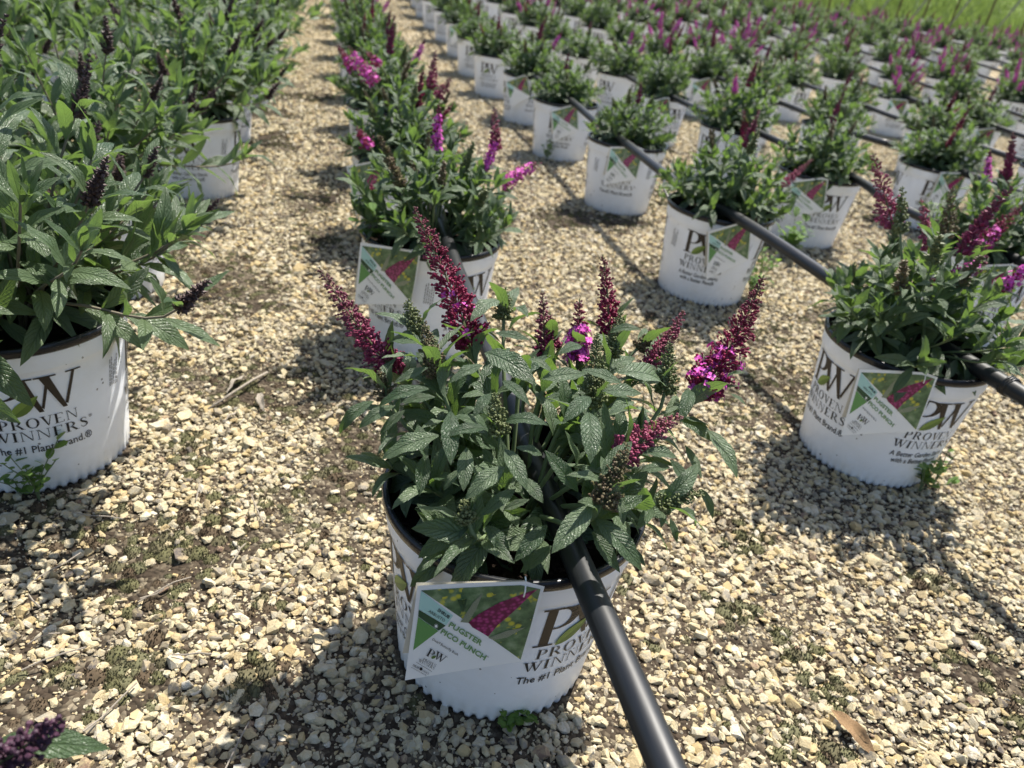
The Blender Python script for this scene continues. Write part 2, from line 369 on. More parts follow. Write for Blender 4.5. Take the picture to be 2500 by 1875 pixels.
for t in np.arange(3.96, 11.8, 0.60): add_pot(0.845 + prng.uniform(-.02, .02), t + prng.uniform(-.03, .03), 2, 'pico')
P_at(0.985, 1.610, 3, 'pico', 'T0'); P_at(0.797, 2.198, 3, 'pico', 'T1'); P_at(0.661, 2.801, 3, 'pico', 'T3')
for t in np.arange(3.13, 12, 0.60): add_pot(1.42 + prng.uniform(-.02, .02), t + prng.uniform(-.03, .03), 3, 'pico')
add_pot(2.0, 2.12, 4, 'pico', 'U1'); add_pot(2.0, 2.74, 4, 'pico', 'U2')
for t in np.arange(3.35, 12, 0.61): add_pot(2.0 + prng.uniform(-.03, .03), t + prng.uniform(-.04, .04), 4, 'pico')
rown = 2.6
for row in range(5, 19):
    t0 = 1.6 + prng.uniform(0, .6)
    for t in np.arange(t0, 12.8, 0.62): add_pot(rown + prng.uniform(-.03, .03), t + prng.uniform(-.05, .05), row, 'pico')
    rown += 0.60
# left block, taller bushes
add_pot(-0.353, 0.870, -1, 'blue', 'L1'); add_pot(-0.40, 1.40, -1, 'blue', 'L1b'); add_pot(-0.325, 2.02, -1, 'blue', 'L2'); add_pot(-0.50, -0.06, -1, 'blue', 'L0')
for t in np.arange(2.60, 10.5, 0.60): add_pot(-0.335 + prng.uniform(-.02, .02), t + prng.uniform(-.03, .03), -1, 'blue')
for row in range(2, 8):
    t0 = 0.45 + (row % 2) * 0.3 + prng.uniform(-.1, .1)
    for t in np.arange(t0, 9.5, 0.60): add_pot(-0.335 - 0.53 * (row - 1) + prng.uniform(-.03, .03), t + prng.uniform(-.05, .05), -row, 'blue')
def visible(p):
    best = False
    for dz in (0.0, 0.2, 0.35, 0.55):
        for dx in (-.25, 0, .25):
            q = project((p['x'] + dx, p['y'], zg(p['x'], p['y']) + dz))
            if q and -60 < q[0] < W_PX + 60 and -40 < q[1] < H_PX + 60: best = True
    return best
pots = [p for p in pots if p['y'] < FIELD_END and (p['name'] in ('L0',) or visible(p))]
for p in pots: p['z'] = zg(p['x'], p['y']); p['dist'] = (Vector((p['x'], p['y'], .25)) - EYE).length

# ------------------------------------------------------------------ gravel
def stone_mesh(k):
    r = random.Random(100 + k); bm = bmesh.new()
    sx, sy, sz = 0.5, r.uniform(.34, .48), r.uniform(.20, .36)
    for i in range(15 + k % 8):
        d = Vector((r.gauss(0, 1), r.gauss(0, 1), r.gauss(0, 1))).normalized()
        e = 1.0 / (abs(d.x) ** 3 + abs(d.y) ** 3 + abs(d.z) ** 3) ** (1 / 3)
        d = d * (e * r.uniform(.86, 1.0)); bm.verts.new((d.x * sx, d.y * sy, d.z * sz))
    res = bmesh.ops.convex_hull(bm, input=bm.verts)
    bmesh.ops.delete(bm, geom=[x for x in bm.verts if not x.link_faces], context='VERTS')
    me = bpy.data.meshes.new('stone'); bm.to_mesh(me); bm.free(); me.materials.append(M['stone']); return me
STONES = [stone_mesh(k) for k in range(16)]
def inside_pot(x, y, marg=0.0):
    m = np.zeros(len(x), bool)
    for p in pots: m |= (x - p['x']) ** 2 + (y - p['y']) ** 2 < (POT_B + marg) ** 2
    return m
def in_view(x, y, marg):
    px = np.array([x, y, np.zeros_like(x)]).T - np.array(EYE)
    z = px @ np.array(FWD); u = W_PX / 2 + F_PX * (px @ np.array(RIGHT)) / np.maximum(z, .05); v = H_PX / 2 - F_PX * (px @ np.array(UP)) / np.maximum(z, .05)
    return (z > .08) & (u > -marg) & (u < W_PX + marg) & (v > -marg * .4) & (v < H_PX + marg)
def bare(x, y):   # where soil and moss show between the stones, more on the trodden path
    return .22 * np.clip((.05 - x - .25 * y) / .25, 0, 1) + np.array([noise.noise(Vector((a * 5.0, b * 5.0, 3.7))) + .5 * noise.noise(Vector((a * 14, b * 14, 1.2))) for a, b in zip(x, y)])
def gravel():
    P, S, K = [], [], []
    def zone(y0, y1, x0, x1, per_m2, smin, smax, marg, power, zoff, bare_thr):
        n = int((y1 - y0) * (x1 - x0) * per_m2); x = rng.uniform(x0, x1, n); y = rng.uniform(y0, y1, n)
        k = in_view(x, y, marg); x, y = x[k], y[k]
        k = ~inside_pot(x, y, 0.004); x, y = x[k], y[k]
        b = bare(x, y); k = rng.uniform(0, 1, len(x)) > np.clip((b - bare_thr) * 3.0, 0, .93); x, y, b = x[k], y[k], b[k]
        u = rng.uniform(0, 1, len(x)); s = smin + (smax - smin) * u ** power
        z = np.array([zg(a, c) for a, c in zip(x, y)]) + s * zoff
        P.append(np.stack([x, y, z], 1)); S.append(s)
    zone(0.15, 1.15, -1.3, 1.4, 28000, .0034, .0140, 260, 2.0, .16, .24)
    zone(0.15, 1.15, -1.3, 1.4, 1300, .011, .019, 260, 1.6, .20, .26)
    zone(0.15, 1.1, -1.1, 1.2, 30000, .0018, .0048, 120, 1.4, .18, .42)
    zone(1.1, 1.9, -1.2, 1.5, 22000, .003, .006, 60, 1.3, .25, .5)
    zone(1.15, 2.4, -1.6, 2.0, 14000, .006, .016, 160, 1.4, .17, .28)
    zone(2.4, 5.2, -2.6, 3.4, 7000, .009, .019, 120, 1.3, .18, .30)
    zone(5.2, 9.0, -3.6, 4.4, 1500, .013, .024, 90, 1.2, .2, .4)
    P = np.concatenate(P); S = np.concatenate(S); n = len(P)
    rot = np.stack([rng.normal(0, .35, n), rng.normal(0, .35, n), rng.uniform(0, 6.28, n)], 1)
    scl = np.stack([S * rng.uniform(.85, 1.3, n), S * rng.uniform(.8, 1.1, n), S * rng.uniform(.8, 1.15, n)], 1)
    idx = rng.integers(0, len(STONES), n)
    scatter('gravel', P, rot, scl, idx, STONES, 'loose cream and yellow limestone gravel covering the yard')
    # the largest stones, one by one
    r = random.Random(5); cnt = 0; used = []
    while cnt < 280:
        x = r.uniform(-.75, 1.0); y = r.uniform(.3, 1.5) if r.random() < .8 else r.uniform(1.2, 2.0)
        q = project((x, y, 0))
        if not q or not (-40 < q[0] < W_PX + 40 and 250 < q[1] < H_PX + 60): continue
        if bool(inside_pot(np.array([x]), np.array([y]), .02)[0]): continue
        if any((x - a) ** 2 + (y - b) ** 2 < .022 ** 2 for a, b in used): continue
        used.append((x, y)); s = r.uniform(.014, .021) if r.random() < .9 else r.uniform(.021, .030)
        o = obj('stone', STONES[r.randrange(len(STONES))], GROUND)
        o.location = (x, y, zg(x, y) + s * .16); o.rotation_euler = (r.gauss(0, .2), r.gauss(0, .2), r.uniform(0, 6.28)); o.scale = (s * r.uniform(.9, 1.25), s * r.uniform(.8, 1), s * r.uniform(.7, 1)); cnt += 1
gravel()
def moss():
    srcs = []
    for k in range(5):
        r = random.Random(300 + k); mb = MB()
        for i in range(70):
            a = r.uniform(0, 6.28); q = math.sqrt(r.random()); x, y = .5 * q * math.cos(a), .5 * q * math.sin(a)
            z = .26 * (1 - q * q) * r.uniform(.8, 1.1); w = r.uniform(.035, .06); h = r.uniform(.08, .2); lx, ly = r.uniform(-.07, .07), r.uniform(-.07, .07)
            b = r.uniform(0, 2)
            v = [(x + w * math.cos(b + c), y + w * math.sin(b + c), z - .08) for c in (0, 2.1, 4.2)] + [(x + lx, y + ly, z + h)]
            mb.add(v, [(0, 1, 3), (1, 2, 3), (2, 0, 3)])
        seg = 10
        v = [(.5 * q * math.cos(6.283 * i / seg), .5 * q * math.sin(6.283 * i / seg), .25 * (1 - q * q) - .02) for q in (.33, .66, 1.0) for i in range(seg)]
        mb.add(v, [(j * seg + i, j * seg + (i + 1) % seg, (j + 1) * seg + (i + 1) % seg, (j + 1) * seg + i) for j in range(2) for i in range(seg)] + [tuple(range(seg))])
        srcs.append(mb.build('moss', [M['moss']]))
    n = 60000; x = rng.uniform(-1.5, 1.8, n); y = rng.uniform(.2, 3.4, n)
    k = in_view(x, y, 200); x, y = x[k], y[k]
    k = ~inside_pot(x, y, .006); x, y = x[k], y[k]
    b = bare(x, y); k = b > .15 + rng.uniform(0, .25, len(x)); x, y = x[k], y[k]
    k = rng.uniform(0, 1, len(x)) < .55; x, y = x[k], y[k]
    s = rng.uniform(.008, .022, len(x)); z = np.array([zg(a, c) for a, c in zip(x, y)]) - .0005
    # a few mounds of their own
    mx = [(1950, 1790, .055), (2040, 1690, .03), (1790, 1500, .03), (1790, 1300, .04), (2270, 1430, .03), (1930, 1590, .03), (520, 1250, .05), (430, 1320, .04), (460, 1100, .04), (620, 1640, .035), (300, 1640, .04), (1105, 1140, .03)]
    mp = [(on_z(a, c, 0), w) for a, c, w in mx]
    X, Y, Z, S = list(x), list(y), list(z), list(s)
    rr = random.Random(4)
    for pnt, w in mp:
        for i in range(16):
            X.append(pnt.x + rr.gauss(0, w * .42)); Y.append(pnt.y + rr.gauss(0, w * .42)); Z.append(.001); S.append(rr.uniform(.012, .026))
    n = len(X); S = np.array(S)
    scatter('moss', np.stack([X, Y, Z], 1), np.stack([rng.normal(0, .1, n), rng.normal(0, .1, n), rng.uniform(0, 6.28, n)], 1),
            np.stack([S, S, S * rng.uniform(.6, 1.0, n)], 1), rng.integers(0, 5, n), srcs, 'olive and brown moss tufts growing between the stones')
moss()

# ------------------------------------------------------------------ lettering (serif capitals drawn as strokes)
def q4(*p): return list(p)
def gstem(x0, x1, y0=0.0, y1=1.0, s=.085, h=.04):
    return [q4((x0, y0 + h), (x1, y0 + h), (x1, y1 - h), (x0, y1 - h)), q4((x0 - s, y0), (x1 + s, y0), (x1 + s, y0 + h), (x0 - s, y0 + h)), q4((x0 - s, y1 - h), (x1 + s, y1 - h), (x1 + s, y1), (x0 - s, y1))]
def gring(cx, cy, ro, ri, a0, a1, n=16):
    out = []
    for i in range(n):
        A, B = R(a0 + (a1 - a0) * i / n), R(a0 + (a1 - a0) * (i + 1) / n)
        f = lambda a, r: (cx + r[0] * math.cos(a), cy + r[1] * math.sin(a))
        out.append(q4(f(A, ri), f(A, ro), f(B, ro), f(B, ri)))
    return out
def gstroke(pts, th):
    out = []; L, Rr = [], []
    for i, (x, y) in enumerate(pts):
        a = pts[max(0, i - 1)]; b = pts[min(len(pts) - 1, i + 1)]; dx, dy = b[0] - a[0], b[1] - a[1]; l = math.hypot(dx, dy)
        L.append((x - dy / l * th[i] / 2, y + dx / l * th[i] / 2)); Rr.append((x + dy / l * th[i] / 2, y - dx / l * th[i] / 2))
    return [q4(L[i], Rr[i], Rr[i + 1], L[i + 1]) for i in range(len(pts) - 1)]
def serif_top(x0, x1): return [q4((x0, .96), (x1, .96), (x1, 1.0), (x0, 1.0))]
def glyph(c):
    if c == 'I': return gstem(.10, .26), .40
    if c in 'PR':
        g = gstem(.10, .26) + [q4((.26, .95), (.32, .95), (.32, .99), (.26, .99)), q4((.26, .44), (.32, .44), (.32, .48), (.26, .48))] + gring(.32, .715, (.36, .275), (.20, .235), 90, -90)
        if c == 'P': return g, .76
        return g + [q4((.36, .44), (.53, .44), (.84, .03), (.66, .03)), q4((.62, 0), (.93, 0), (.93, .03), (.64, .03))], .92
    if c == 'O': return gring(.46, .5, (.43, .52), (.27, .47), 0, 360, 28), .94
    if c == 'V': return [q4((.05, .96), (.23, .96), (.50, .0), (.42, .0)), q4((.64, .96), (.70, .96), (.52, .07), (.47, .12))] + serif_top(-.04, .34) + serif_top(.53, .82), .80
    if c == 'W': return [q4((.05, .96), (.23, .96), (.43, 0), (.35, 0)), q4((.52, .74), (.56, .66), (.44, .07), (.40, .13)), q4((.45, .96), (.63, .96), (.84, 0), (.76, 0)), q4((1.02, .96), (1.08, .96), (.86, .07), (.81, .12))] + serif_top(-.04, .34) + serif_top(.36, .74) + serif_top(.91, 1.2), 1.18
    if c == 'E': return gstem(.10, .26) + [q4((.345, .95), (.64, .95), (.64, .99), (.345, .99)), q4((.60, .80), (.64, .80), (.64, .95), (.58, .95)), q4((.26, .48), (.50, .48), (.50, .52), (.26, .52)), q4((.345, .01), (.68, .01), (.68, .05), (.345, .05)), q4((.62, .05), (.68, .05), (.70, .22), (.67, .22))], .76
    if c == 'N': return gstem(.12, .165, 0, 1, .08) + [q4((.165, .955), (.24, .955), (.80, .01), (.70, .01)), q4((.76, .15), (.80, .08), (.80, .96), (.76, .96)), q4((.66, .96), (.90, .96), (.90, 1), (.66, 1))], .95
    if c == 'S':
        pts = [(.52, .74), (.49, .88), (.38, .965), (.26, .96), (.15, .87), (.14, .73), (.25, .60), (.40, .48), (.52, .34), (.52, .17), (.41, .045), (.27, .03), (.14, .10), (.09, .27)]
        return gstroke(pts, [.03, .05, .06, .08, .11, .15, .17, .17, .15, .11, .08, .06, .05, .03]), .64
    return [], .3
def serif_word(w, height, x0, y0, track=.06, width=None):
    """quads of the word with the left end at x0, base line y0 -> list of (quad, layer)"""
    out = []; x = 0
    for c in w:
        q, adv = glyph(c)
        for i, p in enumerate(q): out.append(([(x + a, b) for a, b in p], i % 3))
        x += adv + track
    x -= track; k = (width / (x * height)) if width else 1.0
    return [([(x0 + a * height * k, y0 + b * height) for a, b in p], l) for p, l in out], x * height * k
def sans(txt, size, width=None, bold=0.0):
    """Blender's own face as flat triangles, left end at 0, base line 0; returns verts, faces, width"""
    cu = bpy.data.curves.new('txt', 'FONT'); cu.body = txt; cu.size = size; cu.fill_mode = 'FRONT'; cu.resolution_u = 2; cu.offset = bold * size
    o = bpy.data.objects.new('txt', cu); me = bpy.data.meshes.new_from_object(o)
    v = np.array([(a.co.x, a.co.y) for a in me.vertices]); f = [tuple(p.vertices) for p in me.polygons]
    bpy.data.objects.remove(o); bpy.data.curves.remove(cu); bpy.data.meshes.remove(me)
    v[:, 0] -= v[:, 0].min(); w = v[:, 0].max()
    if width: v[:, 0] *= width / w; w = width
    return v, f, w
def pot_radius(z):
    if z < 0.168: return POT_B + (0.1135 - POT_B) * (z / 0.168)
    return 0.1155
class Print:
    """flat artwork (x, y in metres) cut into narrow strips and wrapped onto the pot wall"""
    def __init__(s): s.items = []
    def poly(s, pts, mi, layer=0): s.items.append((np.array(pts), [tuple(range(len(pts)))], mi, layer))
    def geo(s, v, f, mi, layer=0): s.items.append((np.array(v), f, mi, layer))
    def build(s, name, mats, wrap):
        mb = MB()
        for v, f, mi, layer in s.items:
            bm = bmesh.new(); vs_ = [bm.verts.new((a[0], a[1], 0)) for a in v]
            for q in f:
                try: bm.faces.new([vs_[i] for i in q])
                except ValueError: pass
            if v[:, 0].max() - v[:, 0].min() > .012:
                x = math.floor(v[:, 0].min() / .006) * .006
                while x < v[:, 0].max():
                    bmesh.ops.bisect_plane(bm, geom=bm.verts[:] + bm.edges[:] + bm.faces[:], plane_co=(x, 0, 0), plane_no=(1, 0, 0)); x += .006
            bm.verts.index_update()
            mb.add([wrap(q.co.x, q.co.y, layer) for q in bm.verts], [[q.index for q in fa.verts] for fa in bm.faces], mi); bm.free()
        return mb.build(name, mats)
def wrap_pot(x, y, layer):
    r = pot_radius(y) + .0007 + .00012 * layer; a = x / r
    return (r * math.sin(a), -r * math.cos(a), y)
def leaf_poly(x0, y0, x1, y1, w, side, n=8):
    """one half of a leaf mark from stalk (x0,y0) to tip (x1,y1)"""
    dx, dy = x1 - x0, y1 - y0; out = [(x0 + dx * i / n, y0 + dy * i / n) for i in range(n + 1)]
    for i in range(n - 1, 0, -1):
        t = i / n; k = w * math.sin(math.pi * t ** .85) * side; l = math.hypot(dx, dy)
        out.append((x0 + dx * t - dy / l * k, y0 + dy * t + dx / l * k))
    return out
PRINT_MATS = [M['ink'], M['ink_black'], M['ink_leaf'], M['ink_leaf2'], M['ink_grey']]
def logo(P, s=1.0, ox=0.0, oy=0.0, big=True):
    p, _ = serif_word('P', .050 * s, ox - .047 * s, oy + .114 * s, width=.042 * s)
    for q, l in p: P.poly(q, 0, l)
    p, _ = serif_word('W', .046 * s, ox - .018 * s, oy + .116 * s, width=.068 * s)
    for q, l in p: P.poly(q, 0, l + 3)
    P.poly(leaf_poly(ox - .026 * s, oy + .113 * s, ox + .004 * s, oy + .139 * s, .0075 * s, 1), 2, 7)
    P.poly(list(reversed(leaf_poly(ox - .026 * s, oy + .113 * s, ox + .004 * s, oy + .139 * s, .0075 * s, -1))), 3, 7)
    for w, wd, y in (('PROVEN', .080, .096), ('WINNERS', .098, .079)):
        p, _ = serif_word(w, .0135 * s, ox - wd / 2 * s, oy + y * s, width=wd * s)
        for q, l in p: P.poly(q, 1, l)
def panel(kind):
    P = Print(); logo(P)
    v, f, w = sans('\u00ae', .006); P.geo(v + np.array([.0505, .089]), f, 1)
    if kind == 'A': lines = [('A Better Garden Starts', .090, .0630), ('with a Better Plant\u00ae', .078, .0510)]
    else: lines = [('The #1 Plant Brand.\u00ae', .102, .0610)]
    for tx, wd, y in lines:
        v, f, w = sans(tx, .0125 if kind == 'A' else .0145, wd, .008); P.geo(v + np.array([-wd / 2, y]), f, 1)
    return P.build('printed_logo', PRINT_MATS, wrap_pot)
def small_print():
    P = Print()
    # column of small print set upright beside the logo (too small to read)
    rr = random.Random(3)
    for k in range(5):
        x = -.072 - .0034 * k; y = .112 + rr.uniform(0, .004)
        while y < .152 - .006 * (k % 3):
            h = rr.uniform(.0025, .006); P.poly([(x, y), (x + .0014, y), (x + .0014, y + h), (x, y + h)], 4); y += h + .0011
    return P.build('small_print', PRINT_MATS, wrap_pot)
PANEL_A, PANEL_B, SMALL = panel('A'), panel('B'), small_print()

# ------------------------------------------------------------------ the pot
def pot_meshes():
    seg = 312; nn = 52
    prof = [(POT_B - .004, .0), (POT_B, .0), (POT_B + .0002, .0035), (POT_B + .0006, .0075), (POT_B + .001, .0105), (.1000, .03), (.1040, .07), (.1080, .11), (.1125, .155), (.1135, .1665), (.1150, .1690), (.1160, .1715), (.1168, .1955)]
    def rf(j, k, r, z):
        ph = k % (seg // nn)
        if j <= 3 and ph in (1, 2, 3):
            dep = (.0030, .0034, .0030, .0014)[j] * (1.0 if ph == 2 else .7)
            r -= dep
            if j <= 1: z += .0015
        return r, z
    v, f = lathe_geo(prof, seg, rf)
    wall = mesh('pot_wall', v, f, [M['pot']], True)
    p2 = [(.1166, .1915), (.1186, .1905), (.1200, .1925), (.1204, .1975), (.1198, .2003), (.1185, .2012), (.1160, .2012), (.1148, .2000), (.1140, .1960), (.1120, .170), (.108, .150)]
    v, f = lathe_geo(p2, 96); rim = mesh('rim', v, f, [M['rim']], True)
    r = random.Random(2); mb = MB(); seg = 48; v = [(0, 0, SOIL_Z + .006)]; f = []
    for j in range(1, 13):
        q = .1128 * j / 12
        for k in range(seg):
            a = 6.2832 * k / seg; x, y = q * math.cos(a), q * math.sin(a)
            v.append((x, y, SOIL_Z + .005 * noise.noise(Vector((x * 60, y * 60, 1))) + .004 * noise.noise(Vector((x * 160, y * 160, 4))) + .006 * (1 - j / 12)))
    f = [(0, 1 + k, 1 + (k + 1) % seg) for k in range(seg)]
    for j in range(11):
        for k in range(seg): f.append((1 + j * seg + k, 1 + (j + 1) * seg + k, 1 + (j + 1) * seg + (k + 1) % seg, 1 + j * seg + (k + 1) % seg))
    mb.add(v, f, 0)
    for i in range(260):
        a = r.uniform(0, 6.28); q = .108 * math.sqrt(r.random()); x, y = q * math.cos(a), q * math.sin(a); z = SOIL_Z + .004 + r.uniform(0, .004)
        l, w, h = r.uniform(.001, .006) * r.random() + .001, r.uniform(.0008, .0022), r.uniform(.0006, .0016); b = r.uniform(0, 6.28); tl = r.uniform(-.3, .3)
        v = []
        for sz in (-1, 1):
            for sx, sy in ((-1, -1), (1, -1), (1, 1), (-1, 1)):
                X, Y = sx * l * r.uniform(.7, 1), sy * w * r.uniform(.6, 1); v.append((x + X * math.cos(b) - Y * math.sin(b), y + X * math.sin(b) + Y * math.cos(b), z + sz * h + X * tl))
        mb.add(v, [(3, 2, 1, 0), (4, 5, 6, 7), (0, 1, 5, 4), (1, 2, 6, 5), (2, 3, 7, 6), (3, 0, 4, 7)], 1)
    soil = mb.build('soil', [M['soil'], M['bark']])
    return wall, rim, soil
WALL, RIM, SOIL = pot_meshes()
PANEL_AT = {'F': (-47, 0), 'R1': (45, 0), 'R2': (-6, 0), 'R3': (-4, 1), 'R4': (-4, 0), 'R5': (24, 1), 'T1': (30, 1), 'P2': (42, 0), 'L1': (0, 1), 'L2': (-12, 0), 'U1': (14, 0), 'T3': (50, 0)}   # degrees of a panel from the camera side, which panel
LONG = {1: 'first', 2: 'second', 3: 'third', 4: 'fourth', 5: 'fifth', 6: 'sixth', 7: 'seventh', 8: 'eighth', 9: 'ninth', 10: 'tenth', 11: 'eleventh', 12: 'twelfth', 13: 'thirteenth', 14: 'fourteenth', 15: 'fifteenth', 16: 'sixteenth', 17: 'seventeenth', 18: 'eighteenth'}
POT_LABEL = {
 'F': 'white printed pot with black rim holding the sharp crimson-spiked bush', 'P2': 'white pot right behind the crimson-spiked bush, pipe crossing its rim',
 'P3': 'white pot by the path behind the bush with the arching pink flower', 'R1': 'white printed pot tied to the pipe with black wire, mud splashes low',
 'R2': 'white printed pot with green weeds at its foot, upright pipe loop at rim', 'R3': 'white printed pot with two dark drain notches casting a round shadow',
 'R4': 'white printed pot with silver leaf strip on its rim, second row', 'T1': 'white printed pot with pink spike leaning left over its rim',
 'T0': 'white printed pot half hidden behind the bush with the open purple flower', 'U1': 'white printed pot with weedy leaves in front, tag at its right', 'R5': 'white printed pot with tag over logo, beside the silver leaf strip',
 'T3': 'white printed pot with a fat crimson spike standing before its rim', 'U2': 'white printed pot in the fourth row directly behind the leaning pink spike', 'L1b': 'white pot mostly buried in leaves of the nearest tall bush', 'L0': 'white pot of the tall bush with only one dark spike showing',
 'L1': 'white printed pot with drooping leaves over its rim and clover at its foot', 'L2': 'white pot at path edge under taller bushes, its full right side bare'}
def face_angle(p): return math.atan2(EYE.y - p['y'], EYE.x - p['x'])
def make_pot(p):
    fa = face_angle(p); r = random.Random(int(p['x'] * 1000) * 7 + int(p['y'] * 1000))
    pa = PANEL_AT.get(p['name'], (r.uniform(-45, 45), r.randrange(2)))
    rz = fa + R(pa[0]) + math.pi / 2
    e = empty('nursery_pot', (p['x'], p['y'], p['z']), rz)
    side = 'right of' if p['row'] > 0 else 'left of'
    if p['name'] in POT_LABEL: tag(e, POT_LABEL[p['name']], 'pot', 'printed nursery pots')
    elif p['row'] > 0: tag(e, 'white printed pot with black rim in the %s pink-flowered row from the gravel path' % LONG[p['row']], 'pot', 'pots of the %s pink-flowered row' % LONG[p['row']])
    else: tag(e, 'white printed pot under the taller bushes, %s row from the gravel path' % LONG[-p['row']], 'pot', 'pots of the %s tall bush row' % LONG[-p['row']])
    w = obj('pot_wall', WALL, e); obj('rim', RIM, e); obj('soil', SOIL, e)
    for k in range(4): obj('printed_logo', (PANEL_A, PANEL_B)[(k + pa[1]) % 2], w, None, Matrix.Rotation(k * math.pi / 2, 4, 'Z'))
    for k in range(4) if p['dist'] < 2.6 else (): obj('small_print', SMALL, w, None, Matrix.Rotation(k * math.pi / 2, 4, 'Z'))
    p['obj'] = e
for p in pots: make_pot(p)

# ------------------------------------------------------------------ the care tag
TAG_O = on_z(900 + 905 * .42194, 1100 + 750 * .42194, .197) + Vector((0, -.0105, 0))
TAG_AZ = R(-80); TAG_N = Vector((math.cos(TAG_AZ), math.sin(TAG_AZ), 0)); TAG_X = Vector((0, 0, 1)).cross(TAG_N)
def z5(x, y):
    x, y = float(x), float(y); d = ray(900 + x * .42194, 1100 + y * .42194); q = EYE + d * ((TAG_O - EYE).dot(TAG_N) / d.dot(TAG_N)) - TAG_O
    return (q.dot(TAG_X), q.z)
def tag_wrap(x, y, layer):    # gentle bend of the card
    return (x, -(.0012 + .0003 * layer) - .3 * (x + .02) ** 2, y)
def tag_text(P, txt, a, b, size_px, mi, layer, bold=0.0, rise=None):
    """text whose base line runs from pixel a to pixel b of the close-up"""
    v, f, w = sans(txt, 1.0, None, bold)
    A, B = np.array(a, float), np.array(b, float); L = np.linalg.norm(B - A); d = (B - A) / L; n = np.array([d[1], -d[0]])
    pts = [z5(*(A + d * q[0] / w * L + n * q[1] * size_px)) for q in v]; P.geo(pts, f, mi, layer)
def tag_quads(P, quads, a, b, height, mi, layer):
    xs = [x for q, l in quads for x, y in q]; w = max(xs); A, B = np.array(a, float), np.array(b, float); d = (B - A) / np.linalg.norm(B - A); n = np.array([d[1], -d[0]]); L = np.linalg.norm(B - A)
    for q, l in quads: P.poly([z5(*(A + d * x / w * L + n * y * height)) for x, y in q], mi, layer + l * .2)
TAG_MATS = [M['card'], M['photo'], M['photo_flower'], M['photo_bud'], M['ink_teal'], M['ink_dgreen'], M['ink_green'], M['ink_text'], M['ink_black'], M['ink_grey'], M['ink_leaf2']]
def tag_meshes():
    P = Print(); P.poly([z5(*q) for q in ((210, 1315), (882, 1213), (950, 1000), (1017, 778), (905, 750), (600, 758), (283, 768))], 0, 0)
    card = P.build('card', [M['card']], tag_wrap)
    v = [Vector(q.co) for q in card.vertices]; nv = len(v)
    P = Print(); P.poly([z5(*q) for q in ((303, 795), (878, 1200), (935, 1010), (993, 792), (880, 770))], 0, 1)
    photo = P.build('photo', [M['photo']], tag_wrap)
    P = Print()
    P.poly([z5(*q) for q in ((578, 985), (600, 1012), (640, 1035), (690, 1066), (745, 1000), (800, 955), (860, 900), (915, 845), (975, 790), (900, 815), (830, 842), (760, 868), (690, 905), (630, 940))], 0, 2)
    P.poly([z5(*q) for q in ((530, 980), (575, 985), (625, 900), (660, 812), (605, 865))], 1, 2.5)
    P.poly([z5(*q) for q in ((690, 1072), (720, 1085), (800, 1070), (905, 1010), (800, 1030))], 1, 2.6)
    flower = P.build('photo_flower', [M['photo_flower'], M['photo_bud']], tag_wrap)
    P = Print()
    P.poly([z5(*q) for q in ((303, 797), (290, 903), (448, 1000), (488, 945))], 4, 1)
    P.poly([z5(*q) for q in ((290, 906), (286, 945), (405, 1030), (446, 1002))], 5, 1)
    P.poly([z5(*q) for q in ((286, 948), (258, 1140), (404, 1032))], 6, 1)
    bands = P.build('colour_band', TAG_MATS, tag_wrap)
    P = Print()
    tag_text(P, 'SHRUB', (396, 912), (462, 960), 27, 8, 3, .02); tag_text(P, 'ARBUSTO', (343, 918), (436, 978), 24, 8, 3)
    tag_text(P, 'PUGSTER', (460, 1002), (648, 1118), 42, 7, 3, .03); tag_text(P, 'PICO PUNCH', (413, 1040), (668, 1202), 42, 7, 3, .03); tag_text(P, '\u2122', (672, 1180), (690, 1190), 14, 9, 3)
    tag_text(P, 'Dwarf Butterfly Bush', (366, 1080), (512, 1174), 21, 8, 3)
    q, _ = serif_word('P', 1, 0, 0); tag_quads(P, q, (330, 1168), (366, 1189), 48, 8, 3)
    q, _ = serif_word('W', 1, 0, 0); tag_quads(P, q, (372, 1182), (432, 1220), 46, 8, 3)
    P.poly([z5(*q) for q in ((360, 1182), (372, 1170), (392, 1170), (383, 1184), (370, 1188))], 10, 4)
    q, _ = serif_word('PROVEN', 1, 0, 0); tag_quads(P, q, (312, 1196), (386, 1238), 17, 8, 3)
    q, _ = serif_word('WINNERS', 1, 0, 0); tag_quads(P, q, (288, 1202), (376, 1252), 17, 8, 3)
    P.poly([z5(*q) for q in ((276, 1205), (366, 1262), (365, 1264), (275, 1207))], 9, 3)
    tag_text(P, 'COLOR', (254, 1226), (288, 1246), 16, 8, 3, .02); tag_text(P, 'CHOICE', (306, 1258), (346, 1281), 16, 9, 3)
    tag_text(P, 'FLOWERING SHRUBS', (247, 1238), (332, 1288), 10, 9, 3)
    seg = 10
    P.poly([z5(303 + 9 * math.cos(i * .628), 1246 + 9 * math.sin(i * .628)) for i in range(seg)], 8, 3)
    # little sun sign on the dark band
    P.poly([z5(390 + 8 * math.cos(-i * .628), 1000 + 9 * math.sin(-i * .628)) for i in range(seg)], 0, 3)
    for i in range(8):
        a = i * math.pi / 4; c, s = math.cos(a), math.sin(a); P.poly([z5(390 + 10 * c - 1.6 * s, 1000 + 11 * s + 1.6 * c), z5(390 + 15 * c, 1000 + 16 * s), z5(390 + 10 * c + 1.6 * s, 1000 + 11 * s - 1.6 * c)], 0, 3)
    txt = P.build('printed_text', TAG_MATS, tag_wrap)
    # folded back leaf of the card and the clip through the rim
    mb = MB(); pts = [z5(*q) for q in ((195, 1185), (860, 1150), (985, 790), (900, 757), (276, 775))]
